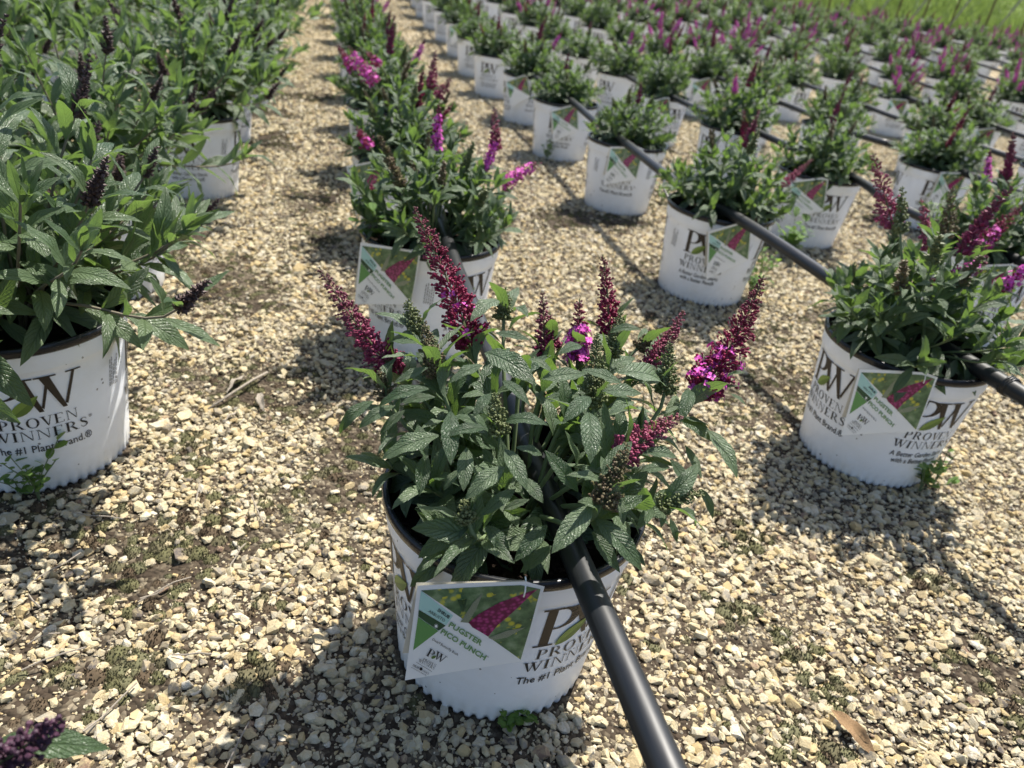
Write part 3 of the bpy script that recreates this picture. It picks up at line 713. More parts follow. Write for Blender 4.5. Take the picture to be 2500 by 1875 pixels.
    mb.add([(x, .0012 + .16 * max(0, -x) * .06 - .0006 * 0, z) for x, z in pts], [tuple(range(len(pts)))]); back = mb.build('back_leaf', [M['card_back']])
    cp = [(.0, .004, .010), (.0, -.0005, .009), (.0, -.0035, .002), (.0, -.002, -.005)]
    v, f = tube_geo(cp, .0007, 6); clip = mesh('clip', v, f, [M['card']])
    return dict(card=card, photo=photo, photo_flower=flower, colour_band=bands, printed_text=txt, back_leaf=back, clip=clip)
TAGM = tag_meshes()
TAG_LABEL = {'F': 'sharp kite-shaped plant tag with pink flower photo clipped to the pot crossed by pipe', 'P2': 'plant tag on the pot right behind the crimson-spiked bush', 'R1': 'plant tag on the pot with black wire tied to its pipe',
 'R2': 'plant tag under the pipe on the pot with weeds at its foot', 'R3': 'plant tag hiding the logo on the pot with dark drain notches', 'T1': 'plant tag on the pot with a pink spike leaning over its rim'}
TAG_AT = {'P2': (-14, -2), 'R1': (17, 8), 'R2': (28, 16), 'R3': (16, 2), 'R4': (14, 16), 'R5': (-12, 22), 'T1': (6, 14), 'U1': (40, 0), 'T3': (35, 16), 'U2': (35, 10), 'T0': (30, 8)}
def make_tag(p):
    r = random.Random(int(p['x'] * 991) * 13 + int(p['y'] * 997))
    if p['name'] == 'F':
        M4 = Matrix.Translation(TAG_O) @ Matrix.Rotation(TAG_AZ + math.pi / 2, 4, 'Z')
    else:
        if p['name'] not in TAG_AT and r.random() < .25: return
        a, roll = TAG_AT.get(p['name'], (r.uniform(-40, 40), r.uniform(-5, 22))); th = face_angle(p) + R(a)
        pos = Vector((p['x'] + .1215 * math.cos(th), p['y'] + .1215 * math.sin(th), p['z'] + .197))
        M4 = Matrix.Translation(pos) @ Matrix.Rotation(th + math.pi / 2, 4, 'Z') @ Matrix.Rotation(R(-roll), 4, 'Y')
    e = empty('plant_tag', (0, 0, 0)); e.matrix_basis = M4
    if p['name'] in TAG_LABEL: tag(e, TAG_LABEL[p['name']], 'plant tag', 'plant tags on the pots')
    else: tag(e, 'kite-shaped plant tag hanging from a pot in the %s pink-flowered row from the path' % LONG[p['row']], 'plant tag', 'plant tags of the %s row' % LONG[p['row']])
    for nm, me in TAGM.items():
        if p['dist'] > 3.2 and nm in ('printed_text', 'clip', 'back_leaf'): continue
        o = obj(nm, me, e if nm in ('card', 'back_leaf', 'clip') else card)
        if nm == 'card': card = o
for p in pots:
    if p['kind'] == 'pico' and p['dist'] < 5.5: make_tag(p)

# ------------------------------------------------------------------ leaves
def leaf_grid(bend, fold, twist, width, nu, nv, serr, wave, peak=.75, tipw=1.0):
    """unit leaf along +X, chord length 1, normal +Z"""
    vs_, uv = [], []
    us = [i / nu for i in range(nu + 1)]
    ang = 0; x = z = 0; cen = []
    for i, u in enumerate(us):
        a = bend * (.55 - u)
        if i: x += math.cos(a) / nu; z += math.sin(a) / nu
        cen.append((x, z, a))
    ex, ez = cen[-1][0], cen[-1][1]; L = math.hypot(ex, ez); ro = -math.atan2(ez, ex); c, s = math.cos(ro) / L, math.sin(ro) / L
    for i, u in enumerate(us):
        w = width * (max(u - .04, 0) ** peak) * ((1 - u) ** tipw) * 2.7 + (.012 if u < .08 else .0)
        tw = twist * u
        for j in range(nv + 1):
            v = -1 + 2 * j / nv; ww = w
            if abs(v) > .99 and 0 < i < nu: ww *= (1 + serr * (1 if i % 2 else -1))
            y = v * ww; zz = fold * abs(v) * ww - fold * ww * .5 * v * v + wave * ww * math.sin(u * 14 + (0 if v > 0 else 1.3)) * abs(v)
            y2 = y * math.cos(tw) - zz * math.sin(tw); zz2 = y * math.sin(tw) + zz * math.cos(tw)
            X = cen[i][0] - zz2 * math.sin(cen[i][2]); Z = cen[i][1] + zz2 * math.cos(cen[i][2])
            vs_.append((X * c - Z * s, y2, X * s + Z * c)); uv.append((u, j / nv))
    f = [(i * (nv + 1) + j, (i + 1) * (nv + 1) + j, (i + 1) * (nv + 1) + j + 1, i * (nv + 1) + j + 1) for i in range(nu) for j in range(nv)]
    return np.array(vs_), f, uv
LEAF_PAR = [(.5, .35, .1, .195, .16), (.9, .45, -.15, .205, .12), (1.3, .5, .2, .190, .16), (.2, .55, -.1, .185, .10), (1.0, .3, .35, .220, .20), (1.6, .45, -.3, .200, .16), (.7, .6, .5, .175, .12)]
LEAF_HI = {}; LEAF_LO = {}; LEAF_MID = {}
for key, wk in (('leaf_pico', 1.0), ('leaf_blue', .82)):
    LEAF_HI[key] = []; LEAF_LO[key] = []; LEAF_MID[key] = []
    for b, fo, tw, wd, wv in LEAF_PAR:
        v, f, uv = leaf_grid(b, fo, tw, wd * wk, 16, 4, .035, wv); LEAF_HI[key].append(mesh('leaf', v, f, [M[key]], True, None, uv))
        LEAF_MID[key].append(leaf_grid(b, fo, tw, wd * wk, 8, 4, .03, wv))
        LEAF_LO[key].append(leaf_grid(b, fo, tw, wd * wk * 1.05, 4, 2, 0, 0))
def leaf_frame(pos, d, up, length, wscale=1.0):
    X = Vector(d).normalized(); Z = Vector(up) - X * Vector(up).dot(X)
    Z = Z.normalized() if Z.length > 1e-4 else X.orthogonal().normalized(); Y = Z.cross(X); pos = Vector(pos)
    return Matrix(((X.x * length, Y.x * length * wscale, Z.x * length, pos.x), (X.y * length, Y.y * length * wscale, Z.y * length, pos.y), (X.z * length, Y.z * length * wscale, Z.z * length, pos.z), (0, 0, 0, 1)))

# ------------------------------------------------------------------ flower spikes
def lerp3(a, b, t): return tuple(x + (y - x) * t for x, y in zip(a, b))
def spike_mesh(name, seed, length, rad, colf, hero, bend=0.0, openf=None, gap=.0075, per=7, taper=.8, bs=1.0):
    """rows of little buds on a thin stalk along +Z, bending toward +X"""
    r = random.Random(seed); mb = MB()
    ax = lambda s: Vector((bend * length * (s * s), 0, length * s))
    pts = [ax(i / 8) for i in range(9)]
    v, f = tube_geo(pts, [max(.0006, .0018 * (1 - i / 9)) for i in range(9)], 5, False); mb.add(v, f, 0, (.11, .13, .06))
    nodes = max(6, int(length / gap)); 
    for k in range(nodes):
        s = (k + .3) / nodes; s = s ** 1.04; rr = rad * (1 - s) ** taper * (1 if s > .12 else .75 + 2 * s) + .0012
        lump = 1.0 + (.30 * math.sin(k * 2.4 + seed) if s < .8 else 0)
        for side in range(4):
            a0 = side * math.pi / 2 + (k % 2) * math.pi / 4 + r.uniform(-.2, .2)
            nb = max(1, int(per * (1 - s) ** .6 * r.uniform(.6, 1.15) + .5))
            for b in range(nb):
                a = a0 + r.gauss(0, .42); q = rr * lump * r.uniform(.45, 1.05); up = r.uniform(.1, .9)
                c = ax(min(1, s + r.uniform(-.5, .5) / nodes)); d = Vector((math.cos(a), math.sin(a), up)).normalized()
                sz = bs * (.0020 + .0012 * (1 - s)) * r.uniform(.7, 1.2) * (1 if hero else 1.45)
                p = c + Vector((math.cos(a), math.sin(a), .1)) * q; col = colf(s, r)
                is_open = openf is not None and openf(s, a, r)
                if is_open:
                    sz2 = .0042 * r.uniform(.8, 1.2); u = d.orthogonal().normalized(); w = d.cross(u); o = p + d * .002
                    cc = lerp3((.42, .025, .27), (.62, .11, .47), r.random())
                    for kk in range(4):
                        an = kk * math.pi / 2 + r.uniform(-.2, .2); e = u * math.cos(an) + w * math.sin(an); g2 = u * -math.sin(an) + w * math.cos(an)
                        mb.add([o, o + e * sz2 * .6 + g2 * sz2 * .42 + d * .0006, o + e * sz2 + d * .0002, o + e * sz2 * .6 - g2 * sz2 * .42 + d * .0006], [(0, 1, 2, 3)], 0, cc)
                elif hero:
                    u = d.orthogonal().normalized(); w = d.cross(u); n = 5; v = []; L = sz * 2.6
                    for h, t in ((-1.2, .30), (0.1, .36), (.55, .72), (.85, .62)):
                        for i in range(n): v.append(p + d * L * h * .6 + (u * math.cos(i * 6.283 / n) + w * math.sin(i * 6.283 / n)) * sz * t)
                    v.append(p + d * L * .62)
                    f = [(j * n + i, j * n + (i + 1) % n, (j + 1) * n + (i + 1) % n, (j + 1) * n + i) for j in range(3) for i in range(n)] + [(3 * n + i, 3 * n + (i + 1) % n, 4 * n) for i in range(n)]
                    mb.add(v, f, 0, col)
                else:
                    u = d.orthogonal().normalized(); w = d.cross(u); L = sz * 1.5
                    mb.add([p - d * L, p + u * sz * .75, p + w * sz * .75, p - u * sz * .75, p - w * sz * .75, p + d * L], [(0, 2, 1), (0, 3, 2), (0, 4, 3), (0, 1, 4), (5, 1, 2), (5, 2, 3), (5, 3, 4), (5, 4, 1)], 0, col)
    return mb.build(name, [M['bud']])
def c_crimson(s, r):
    base = lerp3((.28, .010, .066), (.16, .022, .050), r.random()); return lerp3(base, (.085, .035, .035), max(0, s - .45) / .55 * r.uniform(.5, 1))
def c_mauve(s, r):
    base = lerp3((.28, .022, .09), (.18, .045, .08), r.random()); return lerp3(base, (.10, .07, .055), max(0, s - .3) / .7 * r.uniform(.5, 1))
def c_pink(s, r): return lerp3(lerp3((.40, .06, .15), (.26, .06, .11), r.random()), (.12, .08, .05), s * r.uniform(.3, .9))
def c_green(s, r): return lerp3((.10, .125, .045), (.17, .19, .085), r.random())
def c_olive(s, r): return lerp3(lerp3((.10, .10, .04), (.16, .15, .07), r.random()), (.13, .05, .055), r.random() * .5)
def c_brown(s, r): return lerp3((.050, .028, .030), (.105, .070, .062), r.random())
def c_blue(s, r): return lerp3((.10, .05, .22), (.05, .03, .05), r.random())
openA = lambda s, a, r: s < .5 and r.random() < .8
SPK = {}
for i in range(3):
    SPK['crimson%d' % i] = spike_mesh('spike', 20 + i, .085 + .015 * i, .0095, c_crimson, False, .15 * (i - 1))
    SPK['mauve%d' % i] = spike_mesh('spike', 70 + i, .075 + .012 * i, .0085, c_mauve, False, .15 * (i - 1))
    SPK['brown%d' % i] = spike_mesh('spike', 30 + i, .065 + .015 * i, .0085, c_brown, False, .25 * (i - 1))
    SPK['green%d' % i] = spike_mesh('spike', 40 + i, .045 + .010 * i, .0065, c_green if i < 2 else c_olive, False, .1 * (i - 1))
    SPK['open%d' % i] = spike_mesh('spike', 50 + i, .09 + .01 * i, .0125, c_crimson, False, .2 * (i - 1), (lambda s, a, r: s < .75 and r.random() < .85))
SPK['blue'] = spike_mesh('spike', 60, .07, .011, c_blue, False, .1, lambda s, a, r: False)

# ------------------------------------------------------------------ bushes
def bez(a, b, c, d, t):
    u = 1 - t; return a * u ** 3 + b * 3 * u * u * t + c * 3 * u * t * t + d * t ** 3
def shoot(base, tip, tipdir, r, pairs, l0, l1, s0=.28, lean=0.0):
    """stem points and leaf frames of one shoot"""
    base, tip = Vector(base), Vector(tip); L = (tip - base).length
    p1 = base + Vector(((tip - base).x * .25, (tip - base).y * .25, L * .38)); p2 = tip - Vector(tipdir).normalized() * L * .33
    pts = [bez(base, p1, p2, tip, i / 9) for i in range(10)]
    leaves = []; a0 = r.uniform(0, 6.28)
    for j in range(pairs):
        s = s0 + (.985 - s0) * (j / max(1, pairs - 1)) ** .85; p = bez(base, p1, p2, tip, s); q = bez(base, p1, p2, tip, min(1, s + .03)); T = (q - p).normalized() if s < .97 else Vector(tipdir).normalized()
        A = T.orthogonal().normalized(); B = T.cross(A); an = a0 + j * math.pi / 2 + r.uniform(-.35, .35)
        for sd in (0, math.pi):
            k = an + sd + r.uniform(-.15, .15); side = A * math.cos(k) + B * math.sin(k)
            inc = R(r.uniform(58, 92) - 28 * s); d = T * math.cos(inc) + side * math.sin(inc) + Vector((0, 0, lean - .18 * (1 - s)))
            ln = (l0 + (l1 - l0) * s) * r.uniform(.78, 1.18)
            up = T * .8 + Vector((0, 0, .55)) + Vector((r.gauss(0, .15), r.gauss(0, .15), 0)); leaves.append(leaf_frame(p + side * .0015, d, up, ln, r.uniform(.85, 1.2)))
    return pts, leaves
def pico_spec(seed, size=1.0, n=15, flower=('crimson',), nsp=5):
    r = random.Random(seed); stems, leaves, spikes = [], [], []
    for k in range(n):
        a = k * 2.4 + r.uniform(-.3, .3); q = math.sqrt((k + .5) / n); rad = .148 * q * r.uniform(.85, 1.08) * size; h = (.150 - .105 * q * q) * r.uniform(.85, 1.2) * size
        tip = Vector((rad * math.cos(a), rad * math.sin(a), h)); td = Vector((math.cos(a) * q * .9, math.sin(a) * q * .9, 1.0))
        pts, lv = shoot((.02 * math.cos(a), .02 * math.sin(a), .0), tip, td, r, 7, .068 * size, .038 * size, .26); stems.append(pts); leaves += lv
        kind = (r.choice(flower) if k % (5 if nsp < 6 else 2) == 0 else 'green') if k % 2 == 0 and k < nsp * 4 else None
        if kind:
            M4 = Matrix.Translation(tip) @ td.normalized().to_track_quat('Z', 'X').to_matrix().to_4x4() @ Matrix.Rotation(r.uniform(0, 6), 4, 'Z') @ Matrix.Scale(r.uniform(.6, .95) * size, 4); spikes.append((kind + str(r.randrange(3)), M4))
        else:
            for i in range(3): leaves.append(leaf_frame(tip, td.normalized() + Vector((r.gauss(0, .5), r.gauss(0, .5), .1)), Vector((r.gauss(0, 1), r.gauss(0, 1), .5)), .034 * size, .8))
    return dict(stems=stems, leaves=leaves, spikes=spikes, key='leaf_pico', stem='stem')
def blue_spec(seed, size=1.0):
    r = random.Random(seed); stems, leaves, spikes = [], [], []; n = 38
    for k in range(n):
        a = k * 2.4 + r.uniform(-.3, .3); q = math.sqrt((k + .5) / n); rad = .26 * q * r.uniform(.8, 1.15) * size; h = (.25 - .17 * q * q) * r.uniform(.8, 1.15) * size
        tip = Vector((rad * math.cos(a), rad * math.sin(a), h)); td = Vector((math.cos(a) * q, math.sin(a) * q, .9))
        pts, lv = shoot((.02 * math.cos(a), .02 * math.sin(a), .0), tip, td, r, 7, .098 * size, .055 * size, .24, .02); stems.append(pts); leaves += lv
        if r.random() < .33:
            kind = 'brown%d' % r.randrange(3) if r.random() < .94 else 'blue'
            M4 = Matrix.Translation(tip) @ td.normalized().to_track_quat('Z', 'X').to_matrix().to_4x4() @ Matrix.Rotation(r.uniform(0, 6), 4, 'Z') @ Matrix.Scale(r.uniform(.55, .9), 4); spikes.append((kind, M4))
        else:
            for i in range(4): leaves.append(leaf_frame(tip, td.normalized() + Vector((r.gauss(0, .45), r.gauss(0, .45), .1)), Vector((r.gauss(0, 1), r.gauss(0, 1), .5)), .046 * size, .8))
    return dict(stems=stems, leaves=leaves, spikes=spikes, key='leaf_blue', stem='stem_wood')
def join_leaves(key, ms, seed, lib):
    r = random.Random(seed); V, F, U = [], [], []; b = 0
    for m in ms:
        v, f, uv = lib[key][r.randrange(len(LEAF_PAR))]; m3 = np.array(m)
        V.append(v @ m3[:3, :3].T + m3[:3, 3]); F += [tuple(i + b for i in q) for q in f]; U += uv; b += len(v)
    return mesh('foliage', np.concatenate(V), F, [M[key]], True, None, U)
def stem_mesh(spec):
    mb = MB()
    for pts in spec['stems']: v, f = tube_geo(pts, [.0022 - .0001 * i for i in range(len(pts))], 5, False); mb.add(v, f)
    return mb.build('stems', [M[spec['stem']]], True)
for i in range(9):
    pass
PICO = [pico_spec(200 + i, sz, n, fl, ns) for i, (sz, n, fl, ns) in enumerate([(1.0, 32, ('mauve',), 2), (1.0, 32, ('mauve', 'mauve', 'crimson'), 4), (.90, 30, ('mauve', 'green'), 2), (1.08, 34, ('open', 'mauve', 'mauve'), 4), (1.03, 32, ('crimson', 'mauve', 'open'), 4), (1.0, 32, ('open', 'crimson', 'open', 'mauve'), 6)])]
BLUE = [blue_spec(400 + i, s) for i, s in enumerate((1.0, 1.1, .95))]
for s, sd in [(x, i) for i, x in enumerate(PICO + BLUE)]:
    ms = sorted(s['leaves'], key=lambda m: -(m.translation + m.to_3x3() @ Vector((.5, 0, 0)) - Vector((0, 0, .03))).length)
    s['outer'], inn = ms[:280], ms[280:]; s['inn'] = inn
    s['foliage'] = join_leaves(s['key'], ms, sd, LEAF_LO); s['inner'] = join_leaves(s['key'], inn, sd + 50, LEAF_MID); s['stemmesh'] = stem_mesh(s)

PLANT_LABEL = {'F': 'butterfly bush in sharp focus with tall crimson flower spikes, black pipe running through it',
 'P2': 'butterfly bush with a purple-tipped flower arching toward the gap between rows', 'P3': 'butterfly bush at the path edge behind the purple-tipped bush', 'P4': 'butterfly bush with fat open magenta flowers leaning over the path',
 'R1': 'leafy butterfly bush with a fat open purple flower, in the wire-tied pot', 'R2': 'rounded butterfly bush without open flowers in the weedy-footed pot', 'R3': 'small bright butterfly bush with one tiny pink bud cluster', 'T1': 'butterfly bush with thin pink spike leaning left over pot rim',
 'T0': 'butterfly bush with crimson spikes half hidden behind the open purple flower', 'U1': 'butterfly bush in the pot with weedy leaves in front', 'U2': 'low butterfly bush in fourth row behind the leaning pink spike', 'R4': 'small butterfly bush over the pot with silver leaf strip', 'T3': 'rounded butterfly bush with one fat crimson spike on its near side', 'L1b': 'tall green bush squeezed behind the nearest tall bush at the path',
 'L1': 'tall green bush with blackened flower heads, its leaves drooping over printed pot', 'L0': 'tall bush of which only a dark purple spike and a leaf show', 'L2': 'tall green bush at path edge with dark spikes leaning over gravel'}
CLEAR = {'P2': (.19, -.35, .10), 'R1': (.868, -.3, -.02), 'R2': (.825, -.35, -.03), 'R3': (.835, -.35, -.03), 'T1': (1.43, -.3, -.05)}   # where the pipe lies bare: n, from/to along the row
def build_plant(p, spec, rz, detail, lab=None):
    e = empty('butterfly_bush', (p['x'], p['y'], p['z'] + SOIL_Z), rz)
    if p['name'] in PLANT_LABEL: tag(e, PLANT_LABEL[p['name']], 'bush', 'potted butterfly bushes')
    elif p['row'] > 0: tag(e, 'low grey-green butterfly bush with pink spikes in the %s row from the gravel path' % LONG[p['row']], 'bush', 'low bushes of the %s row' % LONG[p['row']])
    else: tag(e, 'tall leafy green bush with brown spent spikes, %s row from the gravel path' % LONG[-p['row']], 'bush', 'tall bushes of the %s row' % LONG[-p['row']])
    r = random.Random(int(p['x'] * 100) + int(p['y'] * 1000))
    if not p['name']: e.scale = (r.uniform(.86, 1.14),) * 2 + (r.uniform(.82, 1.2),)
    if detail:
        outer, inner = spec['outer'], spec['inner']
        if p['name'] in CLEAR:
            n0, dt0, dt1 = CLEAR[p['name']]; RZ = e.rotation_euler.to_matrix().to_4x4()
            ok = lambda m: not on_pipe(Vector(e.location), RZ @ m, n0, p['t'] + dt0, p['t'] + dt1)
            outer = [m for m in outer if ok(m)]; inner = join_leaves(spec['key'], [m for m in spec['inn'] if ok(m)], 3, LEAF_MID)
        obj('foliage', inner, e)['kind'] = 'stuff'
        for m in outer: obj('leaf', LEAF_HI[spec['key']][r.randrange(len(LEAF_PAR))], e, None, m)
    else: obj('foliage', spec['foliage'], e)
    obj('stems', spec['stemmesh'], e)
    for k, m in spec['spikes']: obj('flower_spike', SPK[k], e, None, m)
    p['plant'] = e; return e

def on_pipe(O, m, n0, t0, t1):
    for k in (.1, .35, .6, .85):
        q = m.translation + m.to_3x3() @ Vector((k, 0, 0)) + O
        if q.z < POT_H - .004: continue
        d = q - EYE; h = EYE + d * ((POT_H + PIPE_R - EYE.z) / d.z); n_, t_ = h.dot(ND), h.dot(TD)
        if t0 < t_ < t1 and abs(n_ - n0) < .021: return True
    return False
# --- the bush in focus
DOME_C = Vector((0.017, 0.531, 0.205))
def dome(px, py, k=1.0):
    rad = Vector((.165, .165, .150)) * k; d = ray(px, py); o = EYE - DOME_C
    dd = Vector((d.x / rad.x, d.y / rad.y, d.z / rad.z)); oo = Vector((o.x / rad.x, o.y / rad.y, o.z / rad.z))
    a, b, c = dd.dot(dd), 2 * dd.dot(oo), oo.dot(oo) - 1; D = b * b - 4 * a * c
    t = (-b - math.sqrt(D)) / (2 * a) if D > 0 else -b / (2 * a)
    return EYE + d * t
def hero_bush(p):
    e = empty('butterfly_bush', (p['x'], p['y'], SOIL_Z)); tag(e, PLANT_LABEL['F'], 'bush', 'potted butterfly bushes'); O = Vector((p['x'], p['y'], SOIL_Z)); r = random.Random(77)
    zA = lambda x, y: (1150 + x * .42194, 700 + y * .42194); zB = lambda x, y: (750 + x * .42178, 700 + y * .42178); zD = lambda x, y: (x * 1.13017, y * 1.13017)
    # spikes: base px, tip px (in the 2212 wide view), depth at base, tip, radius, colour, bend, open flowers
    opS1 = lambda s, a, q: s < .35 and q.random() < .05
    opS7 = lambda s, a, q: s < .42 and q.random() < .22
    opS4 = lambda s, a, q: s < .55 and q.random() < .75
    spikes = [((1018, 748), (893, 448), .655, .650, .0175, c_crimson, -.10, opS1, 9), ((858, 806), (690, 578), .645, .640, .0135, c_mauve, .10, None, 8), ((1178, 772), (1172, 632), .745, .745, .0085, c_mauve, 0, None, 6),
        ((1196, 752), (1188, 676), .750, .750, .006, c_mauve, 0, None, 5), ((1248, 780), (1252, 645), .725, .725, .0115, c_crimson, 0, opS4, 7), ((1318, 728), (1302, 550), .735, .735, .0105, c_crimson, -.05, None, 7), ((1395, 800), (1477, 672), .720, .720, .0095, c_pink, -.1, None, 7),
        ((1508, 850), (1648, 598), .655, .655, .0180, c_crimson, -.18, opS7, 9), ((1335, 985), (1475, 898), .575, .585, .0110, c_pink, .12, None, 8)]
    greens = [((945, 812), (914, 694), .60, .0085, c_olive), ((905, 722), (877, 648), .63, .0075, c_green), ((1088, 690), (1092, 620), .70, .0075, c_green), ((1078, 938), (1070, 848), .575, .0085, c_green), ((1283, 880), (1290, 718), .620, .0105, c_green),
        ((1322, 770), (1342, 672), .68, .0075, c_green), ((1437, 850), (1448, 738), .64, .0085, c_green), ((1300, 1092), (1356, 958), .535, .0105, c_olive), ((1378, 752), (1425, 708), .72, .005, c_olive), ((838, 862), (815, 800), .61, .0075, c_olive),
        ((1012, 1130), (1000, 1078), .53, .0075, c_green), ((1420, 1090), (1520, 1065), .56, .0055, c_green), ((935, 770), (930, 735), .6, .005, c_green)]
    allsp = [(a, b, d1, d2, rad, c, bd, op, per) for a, b, d1, d2, rad, c, bd, op, per in spikes] + [(a, b, d, d, rad, c, 0, None, 7) for a, b, d, rad, c in greens]
    def place(m):      # leaves grow round the pipe, not through or across it
        mi = r.randrange(7)
        if on_pipe(O, m, .19, .20, .64): return
        if len(single) < 230: single.append(m); obj('leaf', LEAF_HI['leaf_pico'][mi], e, None, m)
        else: filler.append(m)
    single, filler = [], []
    for i, (a, b, d1, d2, rad, c, bd, op, per) in enumerate(allsp):
        A = at_depth(*zD(*a), d1) - O; B = at_depth(*zD(*b), d2) - O; L = (B - A).length; Z = (B - A).normalized()
        X = (RIGHT - Z * RIGHT.dot(Z)).normalized(); Y = Z.cross(X)
        me = spike_mesh('flower_spike', 500 + i, L, rad, c, True, bd, op, .0056 if i < 9 else .0034, int(per * 1.9), .8, .64 if i < 9 else .52)
        Zc = (B - A - X * bd * L).normalized(); X2 = (RIGHT - Zc * RIGHT.dot(Zc)).normalized(); Y2 = Zc.cross(X2)
        obj('flower_spike', me, e, None, Matrix(((X2.x, Y2.x, Zc.x, A.x), (X2.y, Y2.y, Zc.y, A.y), (X2.z, Y2.z, Zc.z, A.z), (0, 0, 0, 1))))
        an = math.atan2(A.y, A.x); base = Vector((.022 * math.cos(an), .022 * math.sin(an), 0))
        pts, lv = shoot(base, A + Zc * .004, Zc, r, 6 if i < 9 else 5, .066, .040, .30)
        v, f = tube_geo(pts, [.0026 - .00012 * k for k in range(len(pts))], 6, False); obj('stem', mesh('stem', v, f, [M['stem']], True), e)
        for m in lv: place(m)
    # leaves read off one by one: base px, tip px, width factor, mesh, dome sizes
    HL = [(zA, (700, 1262), (465, 1545), 1.15, 0, .90, .98), (zA, (715, 1340), (988, 1645), 1.0, 1, .86, 1.0), (zA, (700, 1420), (862, 1655), 1.1, 3, .80, .9), (zA, (440, 1380), (250, 1592), 1.15, 0, .80, .88), (zA, (465, 1500), (285, 1655), 1.1, 3, .76, .84),
      (zA, (618, 1185), (425, 945), 1.1, 3, .86, .92), (zA, (752, 1092), (932, 895), 1.1, 0, .92, .95), (zA, (680, 728), (690, 1026), 1.1, 1, .92, .98), (zA, (1262, 600), (1208, 792), 1.05, 2, .96, .98), (zA, (1370, 830), (1540, 1112), 1.0, 1, .96, 1.05),
      (zA, (1205, 760), (1400, 900), 1.1, 4, .92, .98), (zA, (1240, 920), (1335, 1112), 1.0, 3, .9, .96), (zA, (745, 1125), (550, 1092), .9, 2, .90, .93), (zA, (410, 975), (255, 930), 1.1, 4, .86, .9), (zA, (195, 940), (325, 1180), 1.1, 1, .88, .92), (zA, (300, 1110), (418, 1252), 1.2, 4, .84, .88),
      (zA, (840, 1215), (880, 1380), 1.1, 5, .9, .92), (zA, (1055, 1275), (958, 1405), 1.1, 0, .9, .92), (zA, (1120, 1285), (1098, 1398), 1.1, 3, .9, .92), (zA, (1150, 1340), (1192, 1482), 1.0, 0, .9, .94), (zA, (1215, 1285), (1290, 1385), .9, 1, .92, .95), (zA, (1330, 1170), (1398, 1345), 1.0, 1, .94, .98),
      (zA, (200, 782), (448, 805), 1.1, 5, .90, .94), (zA, (410, 535), (665, 505), 1.1, 0, .95, .96), (zA, (850, 500), (1125, 592), 1.0, 1, .96, .96), (zA, (760, 605), (985, 620), 1.0, 0, .94, .96), (zA, (1100, 540), (960, 440), 1.0, 2, .97, .97), (zA, (80, 382), (375, 565), 1.1, 4, .97, .94), (zA, (930, 660), (800, 740), 1.0, 4, .92, .92),
      (zA, (690, 640), (530, 790), 1.0, 1, .92, .93), (zA, (470, 500), (330, 420), .9, 2, .97, .97), (zA, (1000, 960), (1190, 990), 1.0, 1, .88, .94), (zA, (1150, 1000), (1290, 1200), 1.1, 3, .86, .92), (zA, (990, 1060), (1150, 1045), .9, 0, .88, .92), (zA, (1480, 520), (1590, 500), .8, 2, 1.0, 1.0), (zA, (1500, 620), (1592, 690), .8, 1, 1.0, 1.02),
      (zA, (920, 1500), (1010, 1620), .9, 3, .82, .88), (zA, (800, 270), (985, 250), 1.0, 2, 1.0, 1.0), (zA, (640, 345), (500, 395), .9, 1, .98, .98), (zA, (870, 560), (640, 480), 1.0, 0, .96, .96),
      (zB, (950, 1372), (642, 1572), 1.0, 1, .80, .92), (zB, (1010, 1440), (790, 1525), 1.1, 0, .78, .86), (zB, (1040, 1385), (1172, 1562), 1.2, 4, .80, .86), (zB, (762, 862), (430, 1002), 1.05, 4, .90, .98), (zB, (690, 962), (648, 1212), 1.15, 3, .80, .84), (zB, (830, 722), (832, 1035), 1.0, 0, .93, .98),
      (zB, (1045, 822), (790, 872), .95, 2, .92, .95), (zB, (925, 932), (905, 1185), 1.2, 0, .86, .9), (zB, (1142, 1042), (915, 1235), 1.15, 4, .86, .9), (zB, (1205, 1172), (1000, 1332), 1.05, 0, .82, .86), (zB, (705, 592), (410, 700), .95, 2, .98, 1.04), (zB, (505, 690), (298, 822), 1.0, 1, 1.0, 1.06),
      (zB, (385, 665), (188, 852), .9, 5, 1.02, 1.08), (zB, (565, 715), (420, 852), 1.05, 3, .96, .98), (zB, (1015, 455), (820, 560), 1.0, 4, .98, .98), (zB, (665, 335), (475, 325), 1.0, 1, 1.0, 1.03), (zB, (1105, 78), (945, 205), 1.1, 4, 1.0, 1.0), (zB, (740, 640), (545, 670), 1.0, 0, .94, .96),
      (zB, (700, 470), (500, 560), .95, 0, .98, 1.0), (zB, (1060, 620), (960, 760), 1.1, 4, .94, .94), (zB, (1130, 545), (1290, 690), .9, 1, .96, .96), (zB, (1200, 140), (1280, 180), .9, 2, 1, 1), (zB, (1090, 270), (1290, 310), .9, 0, 1.0, 1.0), (zB, (640, 800), (690, 1000), 1.1, 3, .84, .84), (zB, (880, 1060), (790, 1180), 1.1, 4, .76, .78), (zB, (1140, 1290), (1290, 1230), 1.1, 3, .76, .78), (zB, (1230, 1480), (1290, 1650), 1.1, 0, .8, .86)]
    for fn, a, b, w, mi, k1, k2 in HL:
        A = dome(*fn(*a), k1) - O; B = dome(*fn(*b), k2) - O; mid = (A + B) / 2
        up = Vector((0, 0, .9)) + (EYE - O - mid).normalized() * .75 + (mid - Vector((0, 0, .02))).normalized() * .3
        obj('leaf', LEAF_HI['leaf_pico'][mi], e, None, leaf_frame(A, B - A, up, (B - A).length, w))
